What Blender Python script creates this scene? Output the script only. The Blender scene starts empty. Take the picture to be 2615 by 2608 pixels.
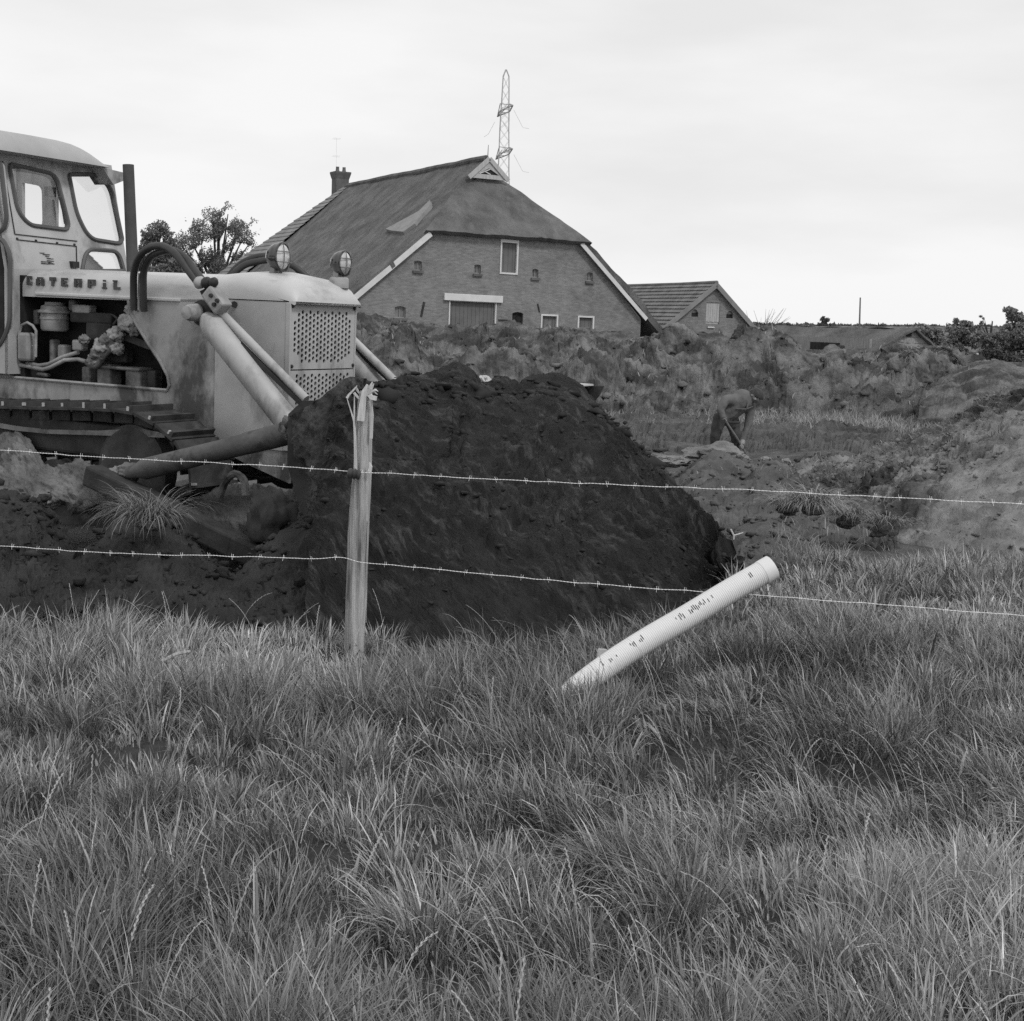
import bpy, bmesh, math, random
import numpy as np
from mathutils import Vector, Matrix, noise as mnoise
from mathutils.geometry import delaunay_2d_cdt
random.seed(7); RNG = np.random.default_rng(11)
SC = bpy.context.scene; COL = SC.collection
rad = math.radians

# ---------------------------------------------------------------- camera, sky, sun, exposure
PITCH, ROLL, FPX, CX, CY = rad(7.8), rad(1.9), 3488.0, 1307.5, 1304.0
EYE = np.array([0, 0, 1.6])
cam = bpy.data.cameras.new('camera'); camo = bpy.data.objects.new('camera', cam); COL.objects.link(camo)
cam.sensor_fit = 'HORIZONTAL'; cam.sensor_width = 36; cam.lens = 36*FPX/2615.0
cam.clip_start = 0.05; cam.clip_end = 5000
CAMR = Matrix.Rotation(math.pi/2-PITCH, 4, 'X') @ Matrix.Rotation(ROLL, 4, 'Z')
camo.matrix_world = Matrix.Translation(EYE) @ CAMR
SC.camera = camo
W = bpy.data.worlds.new('World'); SC.world = W; W.use_nodes = True
SUN_EL, SUN_AZ = 48.0, 140.0            # degrees; azimuth from +y towards +x
nt = W.node_tree; nt.nodes.clear()
def wn(t, **k):
    n = nt.nodes.new(t)
    for a, b in k.items(): setattr(n, a, b)
    return n
out = wn('ShaderNodeOutputWorld'); bg = wn('ShaderNodeBackground'); bg.inputs[1].default_value = 0.1
sky = wn('ShaderNodeTexSky', sky_type='NISHITA', sun_disc=False, sun_elevation=rad(SUN_EL), sun_rotation=rad(SUN_AZ))
bw = wn('ShaderNodeRGBToBW'); nt.links.new(sky.outputs[0], bw.inputs[0])
tc = wn('ShaderNodeTexCoord'); mp = wn('ShaderNodeMapping'); mp.inputs['Scale'].default_value = (1.0, 1.0, 4.0)
mp.inputs['Location'].default_value = (3.1, 0.4, 0.6)
nt.links.new(tc.outputs['Generated'], mp.inputs[0])
nz = wn('ShaderNodeTexNoise'); nz.inputs['Scale'].default_value = 2.6; nz.inputs['Detail'].default_value = 6; nz.inputs['Roughness'].default_value = .5
nt.links.new(mp.outputs[0], nz.inputs['Vector'])
cr = wn('ShaderNodeValToRGB'); cr.color_ramp.elements[0].position = .36; cr.color_ramp.elements[1].position = .60
cr.color_ramp.elements[0].color = (8.3, 8.3, 8.3, 1); cr.color_ramp.elements[1].color = (9.6, 9.6, 9.6, 1)
nt.links.new(nz.outputs[0], cr.inputs[0])
mx = wn('ShaderNodeMixRGB'); mx.inputs[0].default_value = .95     # cloud cover over the clear sky
nt.links.new(bw.outputs[0], mx.inputs[1]); nt.links.new(cr.outputs[0], mx.inputs[2])
nt.links.new(mx.outputs[0], bg.inputs[0]); nt.links.new(bg.outputs[0], out.inputs[0])
sl = bpy.data.lights.new('sun', 'SUN'); sl.energy = 1.5; sl.angle = rad(10); sl.color = (1, 1, 1)
so = bpy.data.objects.new('sun', sl); COL.objects.link(so)
sd = Vector((math.sin(rad(SUN_AZ))*math.cos(rad(SUN_EL)), math.cos(rad(SUN_AZ))*math.cos(rad(SUN_EL)), math.sin(rad(SUN_EL))))
so.rotation_euler = sd.to_track_quat('Z', 'Y').to_euler(); so.location = (8, -10, 20)
SC.view_settings.view_transform = 'Standard'; SC.view_settings.look = 'None'
SC.view_settings.exposure = 0; SC.view_settings.gamma = 1; SC.view_settings.use_curve_mapping = False
SC.cycles.use_denoising = False
SC.cycles.max_bounces = 5; SC.cycles.diffuse_bounces = 2; SC.cycles.transparent_max_bounces = 12

# ---------------------------------------------------------------- where a sight line meets a plane of the site
CM = np.array(CAMR.to_3x3())
def ray(x, y): return CM @ np.array([(x-CX)/FPX, -(y-CY)/FPX, -1.0])
def at_y(x, y, Y): d = ray(x, y); return EYE + d*(Y/d[1])
def at_z(x, y, Z): d = ray(x, y); return EYE + d*((Z-EYE[2])/d[2])
class Frame:
    def __init__(s, o, a, tilt=0):
        s.o = np.array(o, float); s.u = np.array([math.cos(a), math.sin(a), 0]); s.v = np.array([-math.sin(a), math.cos(a), 0]); s.w = np.array([0, 0, 1.])
        c, t = math.cos(tilt), math.sin(tilt); s.u, s.w = (c*s.u-t*s.w), (c*s.w+t*s.u)
    def loc(s, p): d = np.array(p)-s.o; return np.array([d@s.u, d@s.v, d@s.w])
    def pt(s, u, v, w): return s.o+u*s.u+v*s.v+w*s.w
    def on_v(s, x, y, v):
        d = ray(x, y); t = ((s.o+v*s.v-EYE)@s.v)/(d@s.v); l = s.loc(EYE+d*t); return float(l[0]), float(l[2])
    def on_u(s, x, y, u):
        d = ray(x, y); t = ((s.o+u*s.u-EYE)@s.u)/(d@s.u); l = s.loc(EYE+d*t); return float(l[1]), float(l[2])
    def matrix(s):
        m = Matrix.Identity(4)
        for i, a in enumerate((s.u, s.v, s.w)):
            for j in range(3): m[j][i] = a[j]
        m.translation = Vector(s.o); return m

# ---------------------------------------------------------------- noise
def _h(ix, iy, seed):
    with np.errstate(over='ignore'):
        n = (ix.astype(np.int64)*374761393 + iy.astype(np.int64)*668265263 + np.int64(seed)*1442695041) & 0xffffffff
        n = ((n ^ (n >> 13))*1274126177) & 0xffffffff
        n = n ^ (n >> 16)
    return (n & 0xffffff)/float(0xffffff)
def vnoise(x, y, seed=0):
    x = np.asarray(x, float); y = np.asarray(y, float)
    ix = np.floor(x); iy = np.floor(y); fx = x-ix; fy = y-iy
    fx = fx*fx*(3-2*fx); fy = fy*fy*(3-2*fy)
    a = _h(ix, iy, seed); b = _h(ix+1, iy, seed); c = _h(ix, iy+1, seed); d = _h(ix+1, iy+1, seed)
    return (a*(1-fx)+b*fx)*(1-fy)+(c*(1-fx)+d*fx)*fy
def fbm(x, y, octv=4, seed=0, gain=.5):
    s = 0; a = 1; t = 0
    for i in range(octv):
        s = s+a*(vnoise(x*2**i+17.3*i, y*2**i-9.1*i, seed+i*31)-.5); t += a; a *= gain
    return s/t*2
def sstep(a, b, x): t = np.clip((x-a)/(b-a), 0, 1); return t*t*(3-2*t)

# ---------------------------------------------------------------- materials (all neutral grey: the photograph is black and white)
def g4(v): return (v, v, v, 1)
def mat(name, lo, hi, scale=4, rough=.85, bump=.0, bscale=None, detail=6, stretch=(1, 1, 1), patch=None, coord='Object', spec=.3, metal=0, p0=.35, p1=.65, trans=0.0, attr=None, bdist=.02):
    m = bpy.data.materials.new(name); m.use_nodes = True; t = m.node_tree; N = t.nodes; L = t.links
    b = N['Principled BSDF']; b.inputs['Roughness'].default_value = rough; b.inputs['Specular IOR Level'].default_value = spec; b.inputs['Metallic'].default_value = metal
    co = N.new('ShaderNodeTexCoord'); mpn = N.new('ShaderNodeMapping'); mpn.inputs['Scale'].default_value = stretch
    L.new(co.outputs[coord], mpn.inputs[0])
    n1 = N.new('ShaderNodeTexNoise'); n1.inputs['Scale'].default_value = scale; n1.inputs['Detail'].default_value = detail; n1.inputs['Roughness'].default_value = .62
    L.new(mpn.outputs[0], n1.inputs['Vector'])
    r = N.new('ShaderNodeValToRGB'); r.color_ramp.elements[0].position = p0; r.color_ramp.elements[1].position = p1
    r.color_ramp.elements[0].color = g4(lo); r.color_ramp.elements[1].color = g4(hi); L.new(n1.outputs[0], r.inputs[0])
    col = r.outputs[0]
    if patch:                                 # (value, scale, from, to, stretch): a second coat of dirt, wear or painted light with its own shapes
        n2 = N.new('ShaderNodeTexNoise'); n2.inputs['Scale'].default_value = patch[1]; n2.inputs['Detail'].default_value = 7; n2.inputs['Roughness'].default_value = .65
        m2 = N.new('ShaderNodeMapping'); m2.inputs['Scale'].default_value = patch[4] if len(patch) > 4 else (1, 1, 1); m2.inputs['Location'].default_value = (3.7, 1.3, 5.1)
        L.new(co.outputs[coord], m2.inputs[0]); L.new(m2.outputs[0], n2.inputs['Vector'])
        r2 = N.new('ShaderNodeValToRGB'); r2.color_ramp.elements[0].position = patch[2]; r2.color_ramp.elements[1].position = patch[3]
        L.new(n2.outputs[0], r2.inputs[0])
        mm = N.new('ShaderNodeMixRGB'); mm.inputs[2].default_value = g4(patch[0]); L.new(r2.outputs[0], mm.inputs[0]); L.new(col, mm.inputs[1]); col = mm.outputs[0]
    if attr:                                  # per-piece tone stored on the mesh
        at = N.new('ShaderNodeAttribute'); at.attribute_name = attr
        mu = N.new('ShaderNodeMixRGB'); mu.blend_type = 'MULTIPLY'; mu.inputs[0].default_value = 1; L.new(col, mu.inputs[1]); L.new(at.outputs['Fac'], mu.inputs[2]); col = mu.outputs[0]
    L.new(col, b.inputs['Base Color'])
    if bump:
        n3 = N.new('ShaderNodeTexNoise'); n3.inputs['Scale'].default_value = bscale or scale*4; n3.inputs['Detail'].default_value = 8; n3.inputs['Roughness'].default_value = .65
        L.new(mpn.outputs[0], n3.inputs['Vector'])
        bp = N.new('ShaderNodeBump'); bp.inputs['Strength'].default_value = bump; bp.inputs['Distance'].default_value = bdist
        L.new(n3.outputs[0], bp.inputs['Height']); L.new(bp.outputs[0], b.inputs['Normal'])
    if trans:
        tr = N.new('ShaderNodeBsdfTranslucent'); L.new(col, tr.inputs[0]); mxs = N.new('ShaderNodeMixShader'); mxs.inputs[0].default_value = trans
        L.new(b.outputs[0], mxs.inputs[1]); L.new(tr.outputs[0], mxs.inputs[2]); L.new(mxs.outputs[0], N['Material Output'].inputs[0])
    return m
M = {}
M['grass'] = mat('grass', .195, .275, 1.3, .40, trans=.12, attr='tone', spec=.5)
M['stalk'] = mat('dry_stalk', .34, .46, 8, .6, trans=.15)
M['roughgrass'] = mat('rough_grass', .24, .33, 1.0, .6, trans=.25, attr='tone')
M['turf'] = mat('turf_soil', .02, .05, 3, .95, .6, 20)
M['peat'] = mat('wet_peat_highlights', .013, .034, 2.4, .85, 1, 18, stretch=(2.4, .7, 1), coord='UV', spec=.2, patch=(.14, 4.2, .53, .82, (2.2, .75, 1)), bdist=.06)  # pale patch paints the mound's streaky highlights into the colour
M['soil'] = mat('dug_soil', .045, .115, 1.6, .95, .8, 9, patch=(.17, 3.2, .58, .74), bdist=.05)
M['trench'] = mat('trench_soil', .055, .125, 1.6, .95, 1, 6, patch=(.15, 1.9, .58, .74), bdist=.12)
M['rootsoil'] = mat('root_clod', .03, .09, 3, .95, 1, 8, patch=(.2, 3, .58, .7), bdist=.1)
M['endmud'] = mat('clinging_mud', .028, .085, 4, .9, 1, 14, patch=(.15, 4, .60, .75), bdist=.03)
M['darksoil'] = mat('dark_soil', .018, .042, 2.2, .95, .9, 12, patch=(.065, 6, .60, .74), bdist=.05)
M['farsoil'] = mat('weathered_soil_shaded', .055, .20, 1.3, .95, 1, 5, patch=(.045, .55, .52, .62), bdist=.15, detail=9, p0=.40, p1=.62)  # dark blotches put the shade of hollows into the colour, over mottled soil
M['palesoil'] = mat('pale_soil', .12, .27, 3.2, .95, 1, 10, patch=(.05, .75, .50, .62), bdist=.07)
M['mud'] = mat('pale_mud', .08, .19, 4.4, .95, .8, 15, patch=(.05, 2.1, .58, .72), bdist=.03)
M['stone'] = mat('pale_stone', .20, .34, 4, .9, .5, 20)
M['yellow'] = mat('worn_yellow_paint', .33, .43, 2.2, .5, .12, 9, patch=(.13, 2.3, .52, .68, (1, 1, .45)), spec=.4, bdist=.004)
M['yellowtop'] = mat('clean_yellow_paint', .42, .50, 2.0, .38, .08, 9, patch=(.26, 2.6, .54, .74, (.5, 1, 2)), spec=.5, bdist=.004)
M['yellowdirt'] = mat('dirty_yellow_paint', .27, .37, 2.6, .7, .3, 14, patch=(.075, 2.4, .47, .62, (1, 1, .6)), bdist=.006)
M['roofpaint'] = mat('cab_roof_paint', .30, .37, 1.6, .6, .1, 8, spec=.3)
M['blackmetal'] = mat('black_metal', .018, .04, 4, .55, .2, 20, bdist=.004)
M['stackmetal'] = mat('sooty_stack', .045, .075, 4, .7, .1, 20, bdist=.004)
M['track'] = mat('muddy_track_steel', .022, .06, 3.5, .75, .6, 16, patch=(.12, 3, .60, .76), bdist=.01)
M['bracesteel'] = mat('dirty_brace_tube', .06, .125, 3, .75, .6, 22, patch=(.03, 4, .52, .68), bdist=.008)
M['bright'] = mat('worn_steel_highlight', .26, .46, 9, .5)  # pale colour carries the highlight on the worn track ends
M['greymetal'] = mat('grey_casting', .10, .24, 4.5, .7, .4, 18, patch=(.035, 4, .52, .68), bdist=.008)
M['lightmetal'] = mat('light_casting', .20, .36, 4, .55, .3, 18, patch=(.10, 4, .56, .72), bdist=.006)
M['rubber'] = mat('black_rubber', .028, .045, 4, .5, spec=.4)
M['seal'] = mat('rubber_seal', .075, .10, 4, .6)
M['letter'] = mat('worn_letter_paint', .04, .075, 14, .6, patch=(.22, 22, .64, .72))
M['chrome'] = mat('lamp_shell', .02, .035, 3, .14, spec=.7)
M['brick'] = None
M['thatch'] = mat('old_thatch', .085, .165, .8, 1, 1, 5, stretch=(1, 1, .45), patch=(.22, .9, .56, .80, (1, .8, .3)), bdist=.2)
M['newthatch'] = mat('new_thatch_patch', .21, .27, 2, 1, .5, 8)
M['white'] = mat('white_paint', .54, .64, 1.5, .7, patch=(.5, 2, .6, .8))
M['doorpaint'] = mat('dark_door_paint', .115, .15, 1.2, .75, patch=(.13, 1.5, .6, .75))
M['pane'] = mat('dull_pane', .12, .20, 1.5, .4, spec=.5)
M['tile'] = mat('roof_tile', .12, .20, 1.1, .85, .3, 6, patch=(.22, 1.6, .66, .76))
M['oldtile'] = mat('mossy_tile', .17, .25, 1.0, .9, .3, 6)
M['chimneybrick'] = mat('chimney_brick', .085, .13, 2, .9, .3, 10)
M['greyboard'] = mat('weathered_board', .20, .32, 3, .9, .3, 14, stretch=(6, 6, 1))
M['paleboard'] = mat('pale_board', .33, .45, 2.5, .9, .2, 14, stretch=(5, 5, .6))
M['lime'] = mat('grey_trim', .20, .28, 2, .85, .2, 8)
M['post'] = mat('weathered_post_wood', .20, .50, 12, .9, .9, 40, stretch=(5, 5, .22), patch=(.09, 8, .55, .68, (3, 3, .22)), bdist=.008)
M['split'] = mat('split_wood', .46, .66, 20, .8, .4, 60, stretch=(3, 3, .3), bdist=.003)
M['wire'] = mat('galvanised_wire', .72, .85, 30, .4, spec=.5)
M['pvc'] = mat('white_drain_pipe', .62, .70, 3, .55, spec=.4, patch=(.50, 5, .6, .8))
M['slot'] = mat('pipe_slot', .03, .05, 10, .9)
M['bark'] = mat('bark', .03, .07, 4, .95)
M['leaf'] = mat('leaf', .14, .22, 1.0, .7, trans=.4, attr='tone')
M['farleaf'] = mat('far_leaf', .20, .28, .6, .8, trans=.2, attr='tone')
M['pylon'] = mat('pylon_steel_hazed', .38, .46, 1, .6)  # lighter grey puts distance haze on thin members into the colour
M['wood'] = mat('pole_wood', .12, .17, 2, .9)
M['jacket'] = mat('work_jacket', .10, .14, 6, .95, .4, 25, bdist=.01)
M['trousers'] = mat('work_trousers', .04, .065, 6, .95, .4, 25, bdist=.01)
M['skin'] = mat('skin', .21, .27, 6, .6)
M['boot'] = mat('boot', .03, .05, 6, .7)
M['hair'] = mat('dark_hair', .025, .05, 20, .7, .5, 60, bdist=.01)
M['dark'] = mat('engine_bay_black', .012, .03, 5, .9)  # near black also paints the shade inside bay, shed opening and pipe
M['plaster'] = mat('plaster', .40, .5, 2, .9)
def glass():
    m = bpy.data.materials.new('window_glass'); m.use_nodes = True; t = m.node_tree; N = t.nodes; L = t.links
    N.remove(N['Principled BSDF']); a = N.new('ShaderNodeBsdfTransparent'); a.inputs[0].default_value = g4(.93); b = N.new('ShaderNodeBsdfGlossy'); b.inputs['Roughness'].default_value = .05
    f = N.new('ShaderNodeFresnel'); f.inputs[0].default_value = 1.3; mx = N.new('ShaderNodeMixShader'); L.new(f.outputs[0], mx.inputs[0]); L.new(a.outputs[0], mx.inputs[1]); L.new(b.outputs[0], mx.inputs[2]); L.new(mx.outputs[0], N['Material Output'].inputs[0])
    return m
M['glass'] = glass()
def brickmat(name, lo, hi, mortar):
    m = mat(name, lo, hi, .9, .9, patch=(lo*.72, .35, .52, .72)); t = m.node_tree; N = t.nodes; L = t.links; b = N['Principled BSDF']
    src = b.inputs['Base Color'].links[0].from_socket
    co = N.new('ShaderNodeTexCoord'); sx = N.new('ShaderNodeSeparateXYZ'); cb = N.new('ShaderNodeCombineXYZ'); L.new(co.outputs['Object'], sx.inputs[0]); L.new(sx.outputs[0], cb.inputs[0]); L.new(sx.outputs[2], cb.inputs[1])
    br = N.new('ShaderNodeTexBrick'); br.inputs['Scale'].default_value = 1; br.inputs['Brick Width'].default_value = .23; br.inputs['Row Height'].default_value = .075; br.inputs['Mortar Size'].default_value = .012
    br.inputs['Color1'].default_value = g4(.85); br.inputs['Color2'].default_value = g4(1.12); br.inputs['Mortar'].default_value = g4(mortar); br.inputs['Bias'].default_value = -.1
    L.new(cb.outputs[0], br.inputs[0])
    mu = N.new('ShaderNodeMixRGB'); mu.blend_type = 'MULTIPLY'; mu.inputs[0].default_value = 1; L.new(src, mu.inputs[1]); L.new(br.outputs[0], mu.inputs[2])
    # streaky courses: soft long marks of repaired and weathered rows
    n = N.new('ShaderNodeTexNoise'); n.inputs['Scale'].default_value = 1; n.inputs['Detail'].default_value = 4; mp_ = N.new('ShaderNodeMapping'); mp_.inputs['Scale'].default_value = (2.2, 2.2, 9); L.new(co.outputs['Object'], mp_.inputs[0]); L.new(mp_.outputs[0], n.inputs['Vector'])
    r = N.new('ShaderNodeValToRGB'); r.color_ramp.elements[0].position = .3; r.color_ramp.elements[1].position = .72; r.color_ramp.elements[0].color = g4(.82); r.color_ramp.elements[1].color = g4(1.18); L.new(n.outputs[0], r.inputs[0])
    m3 = N.new('ShaderNodeMixRGB'); m3.blend_type = 'MULTIPLY'; m3.inputs[0].default_value = 1; L.new(mu.outputs[0], m3.inputs[1]); L.new(r.outputs[0], m3.inputs[2]); L.new(m3.outputs[0], b.inputs['Base Color'])
    bp = N.new('ShaderNodeBump'); bp.inputs['Strength'].default_value = .6; bp.inputs['Distance'].default_value = .03; L.new(br.outputs['Fac'], bp.inputs['Height']); bp.invert = True; L.new(bp.outputs[0], b.inputs['Normal'])
    return m
M['brick'] = brickmat('barn_brick', .185, .235, 1.15)
M['shedbrick'] = brickmat('shed_brick', .19, .235, 1.1)

# ---------------------------------------------------------------- mesh building
class MB:
    def __init__(s): s.V = []; s.F = []; s.mi = []; s.cur = 0
    def add(s, vs, fs):
        o = len(s.V); s.V.extend([tuple(float(c) for c in v) for v in vs]); s.F.extend([tuple(i+o for i in f) for f in fs]); s.mi.extend([s.cur]*len(fs)); return s
    def box(s, c, d, rot=None):
        c = Vector(c); vs = []
        for x in (-.5, .5):
            for y in (-.5, .5):
                for z in (-.5, .5):
                    p = Vector((x*d[0], y*d[1], z*d[2]))
                    if rot is not None: p = rot @ p
                    vs.append(c+p)
        return s.add(vs, [(0, 1, 3, 2), (4, 6, 7, 5), (0, 4, 5, 1), (2, 3, 7, 6), (0, 2, 6, 4), (1, 5, 7, 3)])
    def bar(s, a, b, w, h=None, up=(0, 0, 1)):
        a = Vector(a); b = Vector(b); d = (b-a); l = d.length; d.normalize(); h = h or w
        x = d.cross(Vector(up));
        if x.length < 1e-5: x = d.cross(Vector((1, 0, 0)))
        x.normalize(); y = x.cross(d); R_ = Matrix((d, x, y)).transposed()
        return s.box((a+b)/2, (l, w, h), R_)
    def tube(s, pts, r, seg=10, cap=True, squash=None):
        P = [Vector(p) for p in pts]; n = len(P); rr = r if hasattr(r, '__len__') else [r]*n
        T = []
        for i in range(n):
            t = P[min(i+1, n-1)]-P[max(i-1, 0)]; t.normalize(); T.append(t)
        a = Vector((0, 0, 1)) if abs(T[0].z) < .9 else Vector((1, 0, 0)); x = T[0].cross(a).normalized(); vs = []; fs = []
        for i in range(n):
            x = (x-T[i]*x.dot(T[i])).normalized(); y = T[i].cross(x)
            for k in range(seg):
                th = 2*math.pi*k/seg; vs.append(P[i]+(x*math.cos(th)+y*math.sin(th))*rr[i])
        for i in range(n-1):
            for k in range(seg): k2 = (k+1) % seg; fs.append((i*seg+k, i*seg+k2, (i+1)*seg+k2, (i+1)*seg+k))
        if cap: fs.append(tuple(range(seg))[::-1]); fs.append(tuple((n-1)*seg+k for k in range(seg)))
        return s.add(vs, fs)
    def lathe(s, prof, o, axis, seg=20):        # prof: (radius, distance along axis)
        o = Vector(o); ax = Vector(axis).normalized(); a = Vector((0, 0, 1)) if abs(ax.z) < .9 else Vector((1, 0, 0)); x = ax.cross(a).normalized(); y = ax.cross(x); vs = []; fs = []
        for r, d in prof:
            for k in range(seg): th = 2*math.pi*k/seg; vs.append(o+ax*d+(x*math.cos(th)+y*math.sin(th))*max(r, 1e-4))
        for i in range(len(prof)-1):
            for k in range(seg): k2 = (k+1) % seg; fs.append((i*seg+k, i*seg+k2, (i+1)*seg+k2, (i+1)*seg+k))
        fs.append(tuple(range(seg))[::-1]); fs.append(tuple((len(prof)-1)*seg+k for k in range(seg)))
        return s.add(vs, fs)
    def plate(s, outer, holes, f, t):           # 2-D outline with openings; f(a, b, depth) -> point, t thickness
        loops = [outer]+list(holes); pts = []; ed = []
        for lp in loops:
            o = len(pts); n = len(lp); pts.extend(Vector(p) for p in lp); ed.extend((o+i, o+(i+1) % n) for i in range(n))
        r = delaunay_2d_cdt(pts, ed, [], 0, 1e-6); vs2, tris = r[0], r[2]
        def inside(p, lp):
            c = False; n = len(lp); j = n-1
            for i in range(n):
                xi, yi = lp[i]; xj, yj = lp[j]
                if (yi > p[1]) != (yj > p[1]) and p[0] < (xj-xi)*(p[1]-yi)/(yj-yi)+xi: c = not c
                j = i
            return c
        keep = []
        for tr in tris:
            c = sum((vs2[i] for i in tr), Vector((0, 0)))/len(tr)
            if inside(c, outer) and not any(inside(c, h) for h in holes): keep.append(tuple(tr))
        n = len(vs2); V = [f(v[0], v[1], 0) for v in vs2]+[f(v[0], v[1], t) for v in vs2]
        F = [k for k in keep]+[tuple(i+n for i in k[::-1]) for k in keep]
        s.add(V, F)
        for lp in loops:
            m = len(lp); V = [f(p[0], p[1], 0) for p in lp]+[f(p[0], p[1], t) for p in lp]
            s.add(V, [(i, (i+1) % m, (i+1) % m+m, i+m) for i in range(m)])
        return s
    def grid(s, P, closed=False):               # P[i][j] points
        n = len(P); m = len(P[0]); vs = [p for r in P for p in r]; fs = []
        for i in range(n-1):
            for j in range(m if closed else m-1): j2 = (j+1) % m; fs.append((i*m+j, i*m+j2, (i+1)*m+j2, (i+1)*m+j))
        return s.add(vs, fs)
    def build(s, name, m, parent=None, smooth=False, bevel=0, mats=None):
        me = bpy.data.meshes.new(name); me.from_pydata(s.V, [], s.F); 
        bm = bmesh.new(); bm.from_mesh(me); bmesh.ops.remove_doubles(bm, verts=bm.verts, dist=1e-5); bmesh.ops.recalc_face_normals(bm, faces=bm.faces); bm.to_mesh(me); bm.free()
        for x in (mats or [m]): me.materials.append(x)
        o = bpy.data.objects.new(name, me); COL.objects.link(o)
        if parent is not None: o.parent = parent
        if smooth:
            for p in me.polygons: p.use_smooth = True
            me.set_sharp_from_angle(angle=rad(40))
        if bevel:
            b = o.modifiers.new('bevel', 'BEVEL'); b.width = bevel; b.segments = 2; b.limit_method = 'ANGLE'; b.angle_limit = rad(40)
        return o
def tag(o, label=None, cat=None, group=None, kind=None):
    if label: o['label'] = label
    if cat: o['category'] = cat
    if group: o['group'] = group
    if kind: o['kind'] = kind
    return o
def empty(name, mtx, label=None, cat=None, group=None):
    o = bpy.data.objects.new(name, None); COL.objects.link(o); o.empty_display_size = .2
    o.matrix_world = mtx if isinstance(mtx, Matrix) else Matrix.Translation(Vector(mtx))
    return tag(o, label, cat, group)
def copy_obj(o, parent=None, loc=None):
    c = o.copy(); COL.objects.link(c)
    if parent is not None: c.parent = parent
    if loc is not None: c.location = loc
    return c
def spline(pts, n):                             # smooth open curve through points
    P = np.array(pts, float); m = len(P); d = np.r_[0, np.cumsum(np.linalg.norm(np.diff(P, axis=0), axis=1))]
    t = np.linspace(0, d[-1], n); k = np.clip(np.searchsorted(d, t, side='right')-1, 0, m-2)
    T = np.gradient(P, d, axis=0) if m > 2 else np.repeat((P[1]-P[0])[None]/d[-1], 2, 0)
    h = (d[k+1]-d[k])[:, None]; x = ((t-d[k])[:, None])/h
    return (2*x**3-3*x**2+1)*P[k]+(x**3-2*x**2+x)*h*T[k]+(-2*x**3+3*x**2)*P[k+1]+(x**3-x**2)*h*T[k+1]
def rloop(pts, r, n=4):                         # polygon with rounded corners
    out = []; m = len(pts)
    for i in range(m):
        p = Vector(pts[i]); a = Vector(pts[i-1]); b = Vector(pts[(i+1) % m]); ri = r[i] if hasattr(r, '__len__') else r
        da = (a-p); db = (b-p); ra = min(ri, da.length*.48, db.length*.48); s0 = p+da.normalized()*ra; s1 = p+db.normalized()*ra
        for k in range(n+1): t = k/n; out.append(tuple((1-t)**2*s0+2*t*(1-t)*p+t*t*s1))
    return out
def mesh_np(name, V, F4, F3, m, smooth=False):  # big meshes straight from arrays (quads then triangles)
    me = bpy.data.meshes.new(name); nv = len(V); n4 = len(F4); n3 = len(F3)
    me.vertices.add(nv); me.vertices.foreach_set('co', np.ascontiguousarray(V, np.float32).ravel())
    me.loops.add(n4*4+n3*3); me.loops.foreach_set('vertex_index', np.r_[np.asarray(F4, np.int32).ravel(), np.asarray(F3, np.int32).ravel()].astype(np.int32))
    me.polygons.add(n4+n3); me.polygons.foreach_set('loop_start', np.r_[np.arange(n4)*4, n4*4+np.arange(n3)*3].astype(np.int32))
    if smooth: me.polygons.foreach_set('use_smooth', np.ones(n4+n3, bool))
    me.update(calc_edges=True); me.materials.append(m)
    o = bpy.data.objects.new(name, me); COL.objects.link(o); return o
def set_tone(o, t):
    a = o.data.attributes.new('tone', 'FLOAT', 'POINT'); a.data.foreach_set('value', np.ascontiguousarray(t, np.float32))

# ================================================================ THE GROUND
EDGE = np.array([(-40, 6.5), (-6, 6.7), (-3.2, 6.85), (-2, 6.75), (-.7, 6.75), (.25, 6.3), (.84, 7.2), (1.4, 8.4), (2.1, 9.8), (3.0, 10.4), (4.1, 11), (10, 13), (40, 14)])
def edge(x): return np.interp(x, EDGE[:, 0], EDGE[:, 1])
def ground(x, y):
    x = np.asarray(x, float); y = np.asarray(y, float)
    hum = .085*fbm(x*1.15+3, y*1.15, 3, 5)+.045*fbm(x*2.8, y*2.8, 2, 9)
    near = 1-sstep(12, 16, y)
    e = edge(x); past = sstep(-.05, .75, y-e)
    left = 1-sstep(1.2, 2.6, x)
    z = hum*near*(1-.5*past)-.24*past*left*near
    z = z-.30*sstep(8, 13, y)*(1-sstep(18, 60, y)*.0)-.40*sstep(14, 24, y)+.70*sstep(40, 62, y)
    z = z+.05*fbm(x*.6, y*.6, 3, 21)*sstep(8, 12, y)+(.16*fbm(x*.7, y*.9, 4, 24)+.07*(1-2*np.abs(fbm(x*2.1, y*2.1, 3, 25))))*sstep(11, 15, y)*(1-sstep(30, 36, y))+.25*fbm(x*.05, y*.05, 3, 33)*sstep(60, 140, y)
    return z
ys = np.r_[np.linspace(-14, 1.5, 22), np.linspace(1.7, 15, 150), 15*np.exp(np.linspace(.02, math.log(3000/15), 120))]
xs = np.linspace(-1, 1, 231); xs = np.sign(xs)*np.abs(xs)**1.25
hw = np.where(ys < 15, 13+np.abs(ys)*.5, 20.5+(ys-15)*1.1)
GX = xs[None]*hw[:, None]; GY = np.repeat(ys[:, None], 231, 1); GZ = ground(GX, GY)
n, m_ = GX.shape; idx = np.arange(n*m_).reshape(n, m_)
F4 = np.stack([idx[:-1, :-1], idx[:-1, 1:], idx[1:, 1:], idx[1:, :-1]], -1).reshape(-1, 4)
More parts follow.
